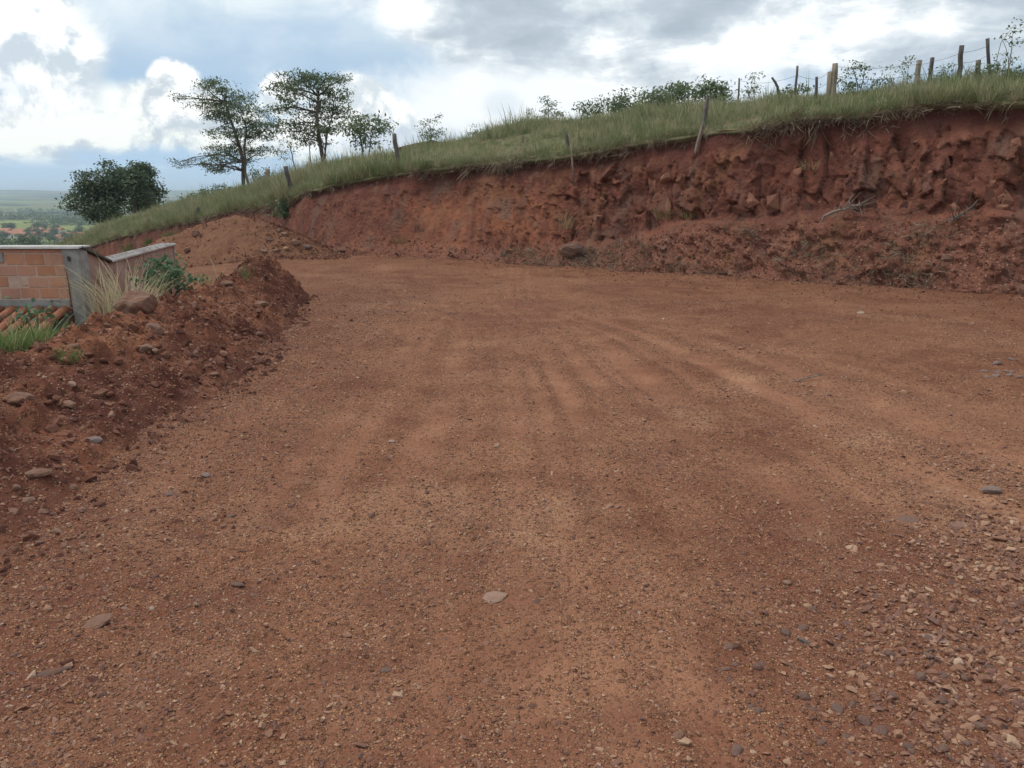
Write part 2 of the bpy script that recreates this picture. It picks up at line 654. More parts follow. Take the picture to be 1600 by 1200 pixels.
def mat_bank(name):
    m, t, b = new_mat(name, 0.92, 0.15)
    p = t.geo()['Position']
    n1 = t.noise(p, 0.42, 5, 0.6, 0.5)
    n2 = t.noise(p, 2.8, 6, 0.65, 0.3)
    n3 = t.noise(p, 16.0, 6, 0.68)
    q = t.v('MULTIPLY', p, (1.0, 1.0, 0.22))
    ns = t.noise(q, 5.5, 5, 0.6)
    hf = t.attr('hfrac')
    bc = t.attr('blockc')
    ck = t.attr('crack')
    tal = t.attr('talus')
    org = t.attr('orange')
    col = t.ramp(bc, [(0.0, (0.119, 0.051, 0.043)), (0.3, (0.159, 0.062, 0.044)), (0.55, (0.214, 0.084, 0.058)), (0.8, (0.283, 0.119, 0.079)), (1.0, (0.201, 0.104, 0.079))])
    col = t.mix(t.mapr(n2, 0.35, 0.66, 0.0, 0.7), col, t.mix(n1, (0.174, 0.059, 0.041), (0.256, 0.095, 0.057)))
    col = t.mix(t.mapr(ns, 0.52, 0.72, 0.0, 0.45), col, (0.138, 0.066, 0.053))
    col = t.mix(t.m('MULTIPLY', org, t.mapr(n2, 0.3, 0.6, 0.35, 0.95)), col, t.mix(n3, (0.305, 0.110, 0.060), (0.366, 0.150, 0.079)))
    col = t.mix(t.m('MULTIPLY', tal, t.mapr(n2, 0.3, 0.62, 0.3, 0.9)), col, t.mix(n3, (0.145, 0.054, 0.038), (0.312, 0.141, 0.093)))
    bk = t.vor(t.v('ADD', t.v('MULTIPLY', p, (1.0, 1.0, 0.6)), t.v('SCALE', t.xyz(n3, n2, n3), scale=0.10)), 5.0)
    col = t.mix(t.m('MULTIPLY', t.mapr(t.sep(bk['Color'])[0], 0.25, 0.8, 0.5, 0.0), t.m('SUBTRACT', 1.0, tal)), col, t.mix(0.55, col, (0.048, 0.022, 0.021)))
    pv = t.v('MULTIPLY', p, (1.0, 1.0, 0.45))
    pn = t.noise(t.v('ADD', pv, (3, 8, 1)), 1.5, 6, 0.62, 0.4)
    pn2 = t.noise(t.v('ADD', pv, (13, 2, 6)), 1.1, 6, 0.62, 0.4)
    col = t.mix(t.mapr(pn, 0.52, 0.64, 0.0, 0.62), col, t.mix(n3, (0.145, 0.087, 0.067), (0.218, 0.138, 0.103)))
    col = t.mix(t.mapr(pn2, 0.54, 0.66, 0.0, 0.6), col, t.mix(n3, (0.218, 0.100, 0.055), (0.301, 0.147, 0.080)))
    spk = t.vor(p, 30.0)
    sg = t.sep(spk['Color'])
    col = t.mix(t.m('MULTIPLY', t.m('MULTIPLY', tal, t.mapr(sg[0], 0.80, 0.84)), t.mapr(spk['Distance'], 0.5, 0.3)), col, (0.360, 0.216, 0.147))
    col = t.mix(t.m('MULTIPLY', ck, 0.55), col, (0.077, 0.034, 0.029))
    # humus horizon under the turf
    top = t.mapr(t.m('ADD', hf, t.m('MULTIPLY', t.m('SUBTRACT', n2, 0.5), 0.14)), 0.83, 0.93)
    col = t.mix(t.m('MULTIPLY', top, 0.85), col, t.mix(n3, (0.084, 0.034, 0.030), (0.159, 0.054, 0.041)))
    t.put(b.inputs['Base Color'], col)
    bv = t.vor(t.v('MULTIPLY', p, (1.0, 1.0, 0.6)), 7.0)
    bcol = t.sep(bv['Color'])
    h = t.m('ADD', t.m('ADD', t.m('MULTIPLY', n2, 0.7), t.m('MULTIPLY', n3, 0.8)), t.m('MULTIPLY', bcol[0], 0.5))
    t.put(b.inputs['Normal'], t.bump(h, 1.0, 0.07))
    return m


def mat_stone(name, stops, dusty=(0.235, 0.112, 0.068), dust=0.5):
    m, t, b = new_mat(name, 0.88, 0.2)
    oi = t.oi()
    oc = t.tc()['Object']
    v = t.v('ADD', oc, t.v('SCALE', t.xyz(oi['Random'], oi['Random'], 0.3), scale=31.0))
    n1 = t.noise(v, 1.6, 5, 0.65)
    n2 = t.noise(v, 9.0, 5, 0.65)
    col = t.ramp(oi['Random'], stops)
    col = t.mix(t.mapr(n1, 0.42, 0.68, 0.0, dust), col, dusty)
    col = t.mix(t.mapr(n2, 0.3, 0.75, 0.35, 0.0), col, t.mix(0.5, col, (0.06, 0.03, 0.022)))
    t.put(b.inputs['Base Color'], col)
    t.put(b.inputs['Normal'], t.bump(t.m('ADD', n1, n2), 0.35, 0.1))
    return m


def mat_leaf(name, c0, c1, c2=None, trans=0.3, rough=0.55, var=0.9):
    m, t, b = new_mat(name, rough, 0.25)
    p = t.geo()['Position']
    oi = t.oi()
    n = t.noise(p, 2.2, 3, 0.6)
    n5 = t.noise(p, 23.0, 2, 0.6)
    f = t.m('ADD', t.m('MULTIPLY', n, 0.6), t.m('MULTIPLY', n5, 0.4))
    col = t.mix(t.mapr(f, 0.33, 0.66), c0, c1)
    if c2:
        r = t.m('FRACT', t.m('MULTIPLY', t.attr('leafr'), 1.0))
        col = t.mix(t.mapr(r, 0.72, 0.95, 0, var), col, c2)
    t.put(b.inputs['Base Color'], col)
    tr = t.n.new('ShaderNodeBsdfTranslucent')
    t.put(tr.inputs['Color'], col)
    mx = t.n.new('ShaderNodeMixShader')
    mx.inputs[0].default_value = trans
    out = t.n['Material Output']
    t.l.new(b.outputs[0], mx.inputs[1])
    t.l.new(tr.outputs[0], mx.inputs[2])
    t.l.new(mx.outputs[0], out.inputs[0])
    return m


def mat_grass(name, g0, g1, straw, straw_amt=0.5):
    """blades: green and straw mixed tuft by tuft"""
    m, t, b = new_mat(name, 0.7, 0.15)
    oi = t.oi()
    p = t.geo()['Position']
    n = t.noise(p, 0.55, 4, 0.6)
    n2 = t.noise(p, 3.0, 3, 0.6)
    col = t.mix(t.mapr(n2, 0.35, 0.65), g0, g1)
    f = t.m('ADD', t.m('MULTIPLY', oi['Random'], 0.55), t.m('MULTIPLY', n, 0.7))
    lr = t.attr('leafr')
    f = t.m('ADD', f, t.m('MULTIPLY', lr, 0.3))
    col = t.mix(t.mapr(f, 0.98 - straw_amt * 0.5, 1.25 - straw_amt * 0.5, 0, 0.9), col, straw)
    t.put(b.inputs['Base Color'], col)
    tr = t.n.new('ShaderNodeBsdfTranslucent')
    t.put(tr.inputs['Color'], col)
    mx = t.n.new('ShaderNodeMixShader')
    mx.inputs[0].default_value = 0.3
    t.l.new(b.outputs[0], mx.inputs[1])
    t.l.new(tr.outputs[0], mx.inputs[2])
    t.l.new(mx.outputs[0], t.n['Material Output'].inputs[0])
    return m


def mat_wood(name, c0, c1):
    m, t, b = new_mat(name, 0.85, 0.15)
    oc = t.tc()['Object']
    q = t.v('MULTIPLY', oc, (1, 1, 0.12))
    n = t.noise(q, 38.0, 5, 0.65, 0.3)
    n2 = t.noise(oc, 4.0, 4, 0.6)
    col = t.mix(t.mapr(n, 0.32, 0.68), c0, c1)
    col = t.mix(t.mapr(n2, 0.5, 0.75, 0, 0.5), col, tuple(x * 0.5 for x in c0))
    t.put(b.inputs['Base Color'], col)
    t.put(b.inputs['Normal'], t.bump(n, 0.6, 0.01))
    return m


def mat_simple(name, c0, c1, scale=6.0, rough=0.85, bump=0.3, c2=None, metal=0.0, spec=0.25):
    m, t, b = new_mat(name, rough, spec)
    p = t.geo()['Position']
    n = t.noise(p, scale, 5, 0.65, 0.2)
    n2 = t.noise(p, scale * 7, 4, 0.6)
    col = t.mix(t.mapr(n, 0.35, 0.65), c0, c1)
    if c2:
        col = t.mix(t.mapr(t.noise(t.v('ADD', p, (9, 4, 2)), scale * 0.6, 5, 0.65), 0.5, 0.66, 0, 0.85), col, c2)
    t.put(b.inputs['Base Color'], col)
    b.inputs['Metallic'].default_value = metal
    t.put(b.inputs['Normal'], t.bump(t.m('ADD', n, n2), bump, 0.01))
    return m


def mat_brick(name):
    m, t, b = new_mat(name, 0.88, 0.2)
    p = t.geo()['Position']
    oi = t.oi()
    n = t.noise(p, 9.0, 5, 0.65)
    n2 = t.noise(p, 60.0, 3, 0.6)
    col = t.ramp(oi['Random'], [(0.0, (0.485, 0.217, 0.123)), (0.4, (0.563, 0.270, 0.168)), (0.7, (0.514, 0.276, 0.196)), (1.0, (0.582, 0.307, 0.190))])
    col = t.mix(t.mapr(n, 0.5, 0.75, 0, 0.5), col, (0.582, 0.371, 0.258))
    col = t.mix(t.mapr(t.noise(t.v('MULTIPLY', p, (1, 1, 0.5)), 3.2, 5, 0.65), 0.48, 0.68, 0, 0.55), col, (0.330, 0.180, 0.129))
    t.put(b.inputs['Base Color'], col)
    t.put(b.inputs['Normal'], t.bump(t.m('ADD', n, n2), 0.3, 0.006))
    return m


M = {}
M['road'] = mat_dirt('laterite_road')
M['berm'] = mat_soil('berm_soil', (0.181, 0.068, 0.040), (0.236, 0.095, 0.054), (0.327, 0.155, 0.088))
M['pile'] = mat_soil('pile_soil', (0.173, 0.082, 0.050), (0.207, 0.101, 0.060), (0.243, 0.128, 0.077))
M['bank'] = mat_bank('bank_earth')
M['gravel'] = mat_stone('gravel_stone', [(0.0, (0.148, 0.090, 0.078)), (0.22, (0.217, 0.110, 0.081)), (0.5, (0.302, 0.160, 0.108)), (0.80, (0.393, 0.226, 0.146)), (0.97, (0.490, 0.319, 0.213)), (1.0, (0.524, 0.385, 0.280))], (0.296, 0.141, 0.093), 0.5)
M['rubble'] = mat_stone('rubble_stone', [(0.0, (0.095, 0.042, 0.034)), (0.4, (0.164, 0.070, 0.046)), (0.7, (0.223, 0.101, 0.066)), (0.92, (0.302, 0.161, 0.105)), (1.0, (0.382, 0.248, 0.185))], (0.154, 0.055, 0.036), 0.55)
M['bankrock'] = mat_stone('bank_rock', [(0.0, (0.098, 0.050, 0.039)), (0.35, (0.144, 0.066, 0.047)), (0.7, (0.241, 0.110, 0.071)), (1.0, (0.321, 0.165, 0.104))], (0.195, 0.076, 0.051), 0.7)
M['tan_stone'] = mat_stone('tan_stone', [(0, (0.38, 0.24, 0.145)), (1, (0.42, 0.27, 0.165))], dust=0.3)
M['pale_stone'] = mat_stone('pale_stone', [(0, (0.34, 0.25, 0.19)), (1, (0.40, 0.31, 0.25))], dust=0.6)
M['pink_stone'] = mat_stone('pink_stone', [(0, (0.33, 0.21, 0.16)), (1, (0.38, 0.25, 0.19))], (0.28, 0.15, 0.10), dust=0.7)
M['grey_stone'] = mat_stone('grey_stone', [(0, (0.20, 0.155, 0.14)), (1, (0.24, 0.18, 0.155))], dust=0.3)
M['dark_stone'] = mat_stone('dark_stone', [(0, (0.135, 0.088, 0.075)), (1, (0.185, 0.115, 0.092))], (0.22, 0.105, 0.066), dust=0.6)
M['brown_stone'] = mat_stone('brown_stone', [(0, (0.215, 0.125, 0.09)), (1, (0.27, 0.16, 0.115))], (0.20, 0.092, 0.06), dust=0.8)
M['hill'] = mat_simple('hill_turf', (0.115, 0.115, 0.055), (0.165, 0.150, 0.078), 1.2, 0.95, 0.5, (0.11, 0.062, 0.04))
M['grass'] = mat_grass('hill_grass', (0.150, 0.200, 0.085), (0.245, 0.275, 0.130), (0.45, 0.395, 0.26), 0.55)
M['lush'] = mat_grass('lush_grass', (0.095, 0.150, 0.045), (0.155, 0.215, 0.075), (0.36, 0.30, 0.15), 0.30)
M['straw'] = mat_grass('dry_straw', (0.36, 0.29, 0.155), (0.44, 0.36, 0.20), (0.50, 0.43, 0.27), 0.6)
M['root'] = mat_grass('dry_roots', (0.13, 0.085, 0.06), (0.22, 0.165, 0.115), (0.38, 0.32, 0.23), 0.5)
M['leaf_dark'] = mat_leaf('leaf_dark', (0.077, 0.110, 0.065), (0.119, 0.156, 0.083), (0.163, 0.192, 0.106), 0.3)
M['leaf_tree'] = mat_leaf('leaf_tree', (0.086, 0.126, 0.071), (0.149, 0.195, 0.103), (0.203, 0.236, 0.130), 0.35)
M['leaf_shrub'] = mat_leaf('leaf_shrub', (0.115, 0.159, 0.087), (0.182, 0.232, 0.123), (0.243, 0.277, 0.161), 0.35)
M['leaf_castor'] = mat_leaf('leaf_castor', (0.068, 0.125, 0.068), (0.11, 0.185, 0.095), (0.15, 0.21, 0.10), 0.3)
M['leaf_weed'] = mat_leaf('leaf_weed', (0.085, 0.125, 0.045), (0.13, 0.175, 0.062), (0.19, 0.20, 0.08), 0.3)
M['bark'] = mat_wood('bark', (0.085, 0.068, 0.055), (0.17, 0.14, 0.115))
M['stem'] = mat_wood('stem', (0.12, 0.11, 0.07), (0.20, 0.17, 0.11))
M['post_grey'] = mat_wood('post_grey', (0.085, 0.072, 0.062), (0.175, 0.15, 0.13))
M['post_dark'] = mat_wood('post_dark', (0.065, 0.058, 0.058), (0.145, 0.128, 0.119))
M['post_tan'] = mat_wood('post_tan', (0.20, 0.165, 0.125), (0.33, 0.275, 0.21))
M['plank'] = mat_wood('plank_grey', (0.155, 0.118, 0.095), (0.27, 0.215, 0.18))
M['wire'] = mat_simple('rusty_wire', (0.09, 0.07, 0.06), (0.16, 0.12, 0.10), 20, 0.6, 0.1, metal=0.5)
M['mortar'] = mat_simple('mortar', (0.50, 0.33, 0.25), (0.58, 0.42, 0.34), 14, 0.95, 0.5)
M['concrete'] = mat_simple('concrete', (0.27, 0.255, 0.235), (0.36, 0.34, 0.31), 9, 0.92, 0.5, (0.21, 0.185, 0.165))
M['render'] = mat_simple('stained_render', (0.335, 0.190, 0.150), (0.40, 0.245, 0.20), 2.2, 0.95, 0.6, (0.43, 0.31, 0.26))
M['coping'] = mat_simple('coping_sheet', (0.42, 0.39, 0.37), (0.52, 0.49, 0.46), 5, 0.55, 0.1, (0.34, 0.27, 0.23), metal=0.0, spec=0.5)
M['brick'] = mat_brick('clay_brick')
M['tile'] = mat_simple('clay_tile', (0.245, 0.098, 0.055), (0.324, 0.144, 0.081), 8, 0.85, 0.3, (0.144, 0.070, 0.051))
M['hollow'] = mat_simple('dark_soil', (0.035, 0.018, 0.014), (0.06, 0.028, 0.02), 9, 0.95, 0.4)
M['house_wall'] = mat_simple('far_wall', (0.60, 0.56, 0.50), (0.70, 0.66, 0.60), 0.5, 0.9, 0.1)
M['house_roof'] = mat_simple('far_roof', (0.34, 0.145, 0.09), (0.42, 0.19, 0.12), 0.6, 0.9, 0.2)
M['house_window'] = mat_simple('far_window', (0.05, 0.055, 0.06), (0.07, 0.075, 0.08), 1, 0.3, 0.0)


def mat_valley():
    m, t, b = new_mat('valley_fields', 0.95, 0.05)
    p = t.geo()['Position']
    q = t.v('ADD', t.v('MULTIPLY', p, (1, 1, 0)), t.v('SCALE', t.xyz(t.noise(p, 0.006, 4, 0.6), t.noise(t.v('ADD', p, (900, 0, 0)), 0.006, 4, 0.6), 0.0), scale=160.0))
    vo = t.vor(q, 0.0046)
    g = t.sep(vo['Color'])
    n = t.noise(p, 0.012, 6, 0.65)
    n2 = t.noise(p, 0.0022, 5, 0.6)
    col = t.ramp(g[0], [(0.0, (0.167, 0.210, 0.061)), (0.3, (0.297, 0.315, 0.108)), (0.5, (0.239, 0.280, 0.084)), (0.7, (0.370, 0.343, 0.149)), (0.85, (0.312, 0.210, 0.115)), (1.0, (0.189, 0.224, 0.081))])
    wood = t.m('MULTIPLY', t.mapr(t.m('ADD', n2, t.m('MULTIPLY', t.m('SUBTRACT', n, 0.5), 0.5)), 0.50, 0.56), 1.0)
    rad = t.v('LENGTH', p)
    wood = t.m('MAXIMUM', wood, t.m('MULTIPLY', t.mapr(rad, 1500, 1800), t.mapr(t.noise(t.v('MULTIPLY', p, (1, 0.4, 1)), 0.0016, 5, 0.6), 0.40, 0.50, 0.95, 0.25)))
    col = t.mix(wood, col, t.mix(n, (0.028, 0.045, 0.022), (0.055, 0.075, 0.036)))
    col = t.mix(t.mapr(n, 0.3, 0.7, 0.3, 0.0), col, (0.06, 0.075, 0.035))
    t.put(b.inputs['Base Color'], col)
    return m


M['valley'] = mat_valley()

# ------------------------------------------------------------------ ground heights
V_R = np.array([0, 15, 40, 90, 230, 420, 600, 900, 1500, 2400, 3500, 4800, 6200, 7500, 12000.])
V_Z = np.array([0, -1.0, -3.0, -7.0, -17, -25, -29, -31, -31, -27, -14, 6, 34, 20, -40.])


def lane(x, y):
    yy = np.clip(y, 0, 12.5)
    return (x + 0.004 * yy * yy) / (1 - 0.0042 * yy * yy)


TRACKS = [(-2.05, 0.16, 0.5), (-1.30, 0.13, 0.6), (-1.02, 0.12, 0.7), (-0.52, 0.18, 0.8), (-0.22, 0.09, 0.6), (0.12, 0.15, 0.55), (0.38, 0.09, 0.6), (0.66, 0.12, 0.9),
          (1.08, 0.14, 0.8), (1.36, 0.09, 0.6), (1.66, 0.22, 0.9), (2.15, 0.11, 0.8), (2.72, 0.17, 1.0), (3.5, 0.22, 0.7), (4.3, 0.25, 0.6)]


def track_mask(x, y):
    s = lane(x, y) + 0.13 * fbm(x, y, 0.35, 2, 61)
    f = 0
    for c, w, a in TRACKS:
        f = np.maximum(f, a * np.exp(-(np.abs(s - c) / w) ** 3.2))
    fade = 0.22 + 0.78 * sst(-0.30, 0.30, fbm(x * 1.3, y * 0.7, 0.6, 4, 91))
    return f * fade * (1 - 0.5 * sst(6.0, 11.5, y))


def berm_h(x, y):
    """height of the loose soil ridge along the left edge"""
    cx = -3.72 - 0.10 * np.sin(y * 0.5) + 0.02 * (y - 6) * 0 + 0.12 * fbm(x * 0, y, 0.5, 2, 5)
    w_r = np.clip(1.38 - 0.105 * (y - 5), 0.58, 1.6) + 0.22 * fbm(x * 0.6, y, 0.9, 3, 9)
    w_l = 1.0
    d = np.where(x > cx, (x - cx) / w_r, (cx - x) / w_l)
    prof = np.clip(1 - d, -1, 1)
    prof = np.where(prof > 0, prof ** 0.9, prof)
    env = sst(-3, 0.5, y) * (1 - sst(12.25, 12.8, y))
    top = 0.49 + 0.07 * fbm(x, y, 0.55, 3, 21) + 0.09 * sst(9.5, 11.5, y) - 0.06 * sst(5.2, 3.2, y)
    return prof, env, top


def H0(x, y):
    """ground without the fine relief"""
    x = np.asarray(x, float)
    y = np.asarray(y, float)
    r = np.hypot(x, y)
    k = sst(11.8, 15.5, y)
    edge = -4.35 * (1 - k) + -6.4 * k
    d = np.maximum(0, edge - x)
    slope = 0.30 * (1 - k) + 0.115 * k
    fall = -slope * d * (1 - 0.5 * sst(4, 14, d))
    near = fall
    far = np.interp(r, V_R, V_Z)
    amp = sst(60, 400, r)
    far = far + sst(1800, 4200, r) * 20 * fbm(x, y, 1 / 2300.0, 4, 35)
    far = far + amp * (fbm(x, y, 1 / 420.0, 4, 33) * np.clip(r * 0.0042, 0, 14))
    f = sst(28, 75, r)
    return near * (1 - f) + far * f


def H(x, y, fine=True):
    z = H0(x, y)
    r = np.hypot(x, y)
    tr = track_mask(x, y)
    near = 1 - sst(25, 45, r)
    z = z + near * (0.045 * fbm(x, y, 0.45, 3, 2) + 0.016 * fbm(x, y, 2.1, 3, 3))
    z = z - near * 0.017 * tr * (1 - 0.5 * sst(7, 12, y)) + near * 0.02 * sst(0.0, 0.5, fbm(x, y, 1.3, 3, 7)) * (1 - tr)
    if fine:
        sl = lane(x, y)
        tread = np.sign(np.sin(2 * np.pi * (y / 0.085 + np.abs(((sl * 5.0) % 1.0) - 0.5) * 1.3)))
        z = z + 0.0032 * tread * sst(0.45, 0.8, tr) * (1 - sst(5.0, 8.0, y)) * sst(-0.05, 0.3, fbm(x, y, 0.8, 2, 93))
        nf = 1 - sst(9, 20, r)
        rough = (1 - 0.7 * np.clip(tr, 0, 1))
        z = z + nf * rough * (0.010 * fbm(x, y, 7.0, 3, 4) + 0.0035 * fbm(x, y, 34.0, 3, 6))
        f1, f2, cid = worley(x * 9, y * 9, 71)
        z = z + nf * rough * np.where(cid > 0.72, np.clip(0.42 - f1, 0, 0.2) * 0.045, 0)
    return z


def build_ground():
    rows = [0.5]
    while rows[-1] < 16:
        rows.append(rows[-1] * 1.0085)
    while rows[-1] < 70:
        rows.append(rows[-1] * 1.03)
    split = len(rows) - 1
    while rows[-1] < 11800:
        rows.append(rows[-1] * 1.045)
    rows = np.array(rows)
    th = np.concatenate([np.linspace(-R(48), R(44), 520), np.linspace(R(44), R(312), 46)[1:]])
    # near sheet
    def sheet(rr, name, mat, attrs=False):
        A, B = np.meshgrid(rr, th, indexing='ij')
        x = A * np.sin(B)
        y = A * np.cos(B)
        z = H(x, y)
        Vv = np.stack([x, y, z], -1).reshape(-1, 3)
        F = grid_faces(len(rr), len(th))
        at = None
        if attrs:
            tr = track_mask(x, y)
            pale = sst(0.30, 0.62, fbm(x, y, 0.8, 4, 77)) * sst(-0.5, 0.3, tr + fbm(x, y, 0.3, 2, 14)) * 0.8
            # two bare pale patches worn into the road and one by the berm
            for (px, py, rx, ry) in ((240, 675, .20, .30), (1160, 610, .22, .45), (1075, 660, .3, .5), (1170, 590, .3, .5), (1250, 835, .22, .2), (740, 590, .25, .4), (1380, 690, .4, .35)):
                c = G(px, py)
                pale = np.maximum(pale, 0.8 * sst(1.0, 0.2, np.hypot((x - c[0]) / rx, (y - c[1]) / ry) + 0.5 * fbm(x, y, 3.5, 3, 41)))
            damp = sst(0.12, 0.55, fbm(x, y, 0.6, 4, 55)) * 0.55
            damp = np.maximum(damp, 0.55 * sst(0.2, -2.2, x + 0.9 * fbm(x, y, 0.8, 4, 18)) * sst(7.5, 3.0, y))
            damp = np.maximum(damp, 0.8 * sst(-1.9, -2.7, x + 0.35 * fbm(x, y, 1.1, 3, 19)) * sst(13.5, 11.5, y))
            damp = np.maximum(damp, 0.7 * sst(4.5, 8.5, x + 1.2 * fbm(x, y, 0.5, 3, 29)) * sst(6, 10, y))
            at = {'track': tr, 'pale': pale, 'damp': damp}
        me = mesh_np(name, Vv, F, mat, True, at)
        return link(name, me)
    o = sheet(rows[:split + 1], 'dirt_road', M['road'], True)
    tag(o, 'red dirt road with tyre tracks and loose gravel', None, None, 'structure')
    v = sheet(rows[split:], 'valley', M['valley'])
    tag(v, 'green valley and low blue hills far behind', None, None, 'structure')
    # close the small hole at the observer's feet
    return o, v


build_ground()

# ------------------------------------------------------------------ bank and hillside
# (photo column, foot row, crest row, skyline row, crest setback, skyline setback)
ST = [(1900, 482, 142, 122, 1.3, 5.0), (1600, 462, 160, 140, 1.4, 5.0), (1450, 452, 168, 153, 1.4, 5.0), (1350, 447, 177, 163, 1.4, 5.0),
      (1200, 438, 192, 172, 1.5, 5.5), (1100, 431, 206, 177, 1.5, 6.5), (950, 420, 230, 190, 1.6, 7.5), (800, 411, 254, 208, 1.6, 8.5),
      (650, 403, 264, 242, 1.6, 9.0), (540, 398, 282, 261, 1.6, 10.0), (480, 394, 297, 278, 1.6, 11.0)]
foot, crest, skyl = [], [], []
e = None
for (px, fy, cy, sy, sb, ss) in ST:
    f = G(px, fy)
    c = P(px, cy, f[1] + sb)
    s = P(px, sy, f[1] + sb + ss)
    foot.append(f)
    crest.append(c)
    skyl.append(s)
for (px, fd, fz, cy, cd, sy, sdp) in [(440, 25.2, -0.10, 318, 26.8, 288, 38), (400, 28.5, -0.35, 323, 30.0, 299, 42), (350, 32.5, -0.7, 332, 33.8, 308, 46),
                                       (300, 36.5, -1.1, 346, 37.5, 318, 50), (250, 41.5, -1.5, 356, 42.5, 330, 54), (200, 47.0, -2.2, 367, 47.8, 343, 58),
                                       (150, 53, -3.0, 381, 53.6, 362, 62), (90, 60, -4.2, 400, 60.4, 388, 66), (0, 68, -6.5, 440, 68.4, 430, 72)]:
    d = pix_dir(px, 400)
    foot.append(np.array([d[0] / d[1] * fd, fd, fz]))
    crest.append(P(px, cy, cd))
    skyl.append(P(px, sy, sdp))
d0 = (foot[0] - foot[1]) / np.linalg.norm((foot[0] - foot[1])[:2])
foot.insert(0, foot[0] + d0 * 10)
crest.insert(0, crest[0] + d0 * 10 + np.array([0, 0, 0.4]))
skyl.insert(0, skyl[0] + d0 * 10 + np.array([0, 0, 0.4]))
foot, crest, skyl = map(np.array, (foot, crest, skyl))
seg = np.hypot(*(np.diff(crest[:, :2], axis=0).T))
arc = np.concatenate([[0], np.cumsum(seg)])


def smooth_interp(u, arr):
    out = np.stack([np.interp(u, arc, arr[:, k]) for k in range(3)], 1)
    return out


def stations(nfine=1500):
    # fine steps where the bank is near, coarser far away
    d = np.hypot(crest[:, 0], crest[:, 1])
    uu = np.linspace(0, arc[-1], 6000)
    dd = np.interp(uu, arc, d)
    wgt = 1 / np.clip(dd, 13, 80)
    cw = np.concatenate([[0], np.cumsum((wgt[1:] + wgt[:-1]) / 2 * np.diff(uu))])
    return np.interp(np.linspace(0, cw[-1], nfine), cw, uu)


def smooth_rows(u):
    out = []
    offs = np.linspace(-1.4, 1.4, 9)
    for arr in (foot, crest, skyl):
        acc = 0
        for o_ in offs:
            acc = acc + smooth_interp(np.clip(u + o_, 0, arc[-1]), arr)
        out.append(acc / len(offs))
    return out


U = stations(1500)
FT, CR, SK = smooth_rows(U)
CR = CR.copy()
CR[:, 2] += 0.10 * fbm(U, U * 0, 0.8, 3, 8) * np.interp(U, [0, arc[-1]], [1, 0.6])
tan = np.gradient(CR[:, :2], U, axis=0)
tan /= np.linalg.norm(tan, axis=1)[:, None]
OUT = np.stack([-tan[:, 1], tan[:, 0]], 1)      # outward (towards the road)
if np.mean((OUT * (FT - CR)[:, :2]).sum(1)) < 0:
    OUT = -OUT
HGT = CR[:, 2] - FT[:, 2]
# how rocky / sloughed the bank is along its length, from the photo column of each station
COLPX = 800 + FPX * CR[:, 0] / (CR[:, 1] * math.cos(PITCH) - (CR[:, 2] - CAMH) * math.sin(PITCH))
ROCK = 0.22 * sst(480, 640, COLPX) + 0.78 * sst(740, 980, COLPX)
LEDGE = 0.12 + 0.26 * sst(850, 1150, COLPX)
NV = 112


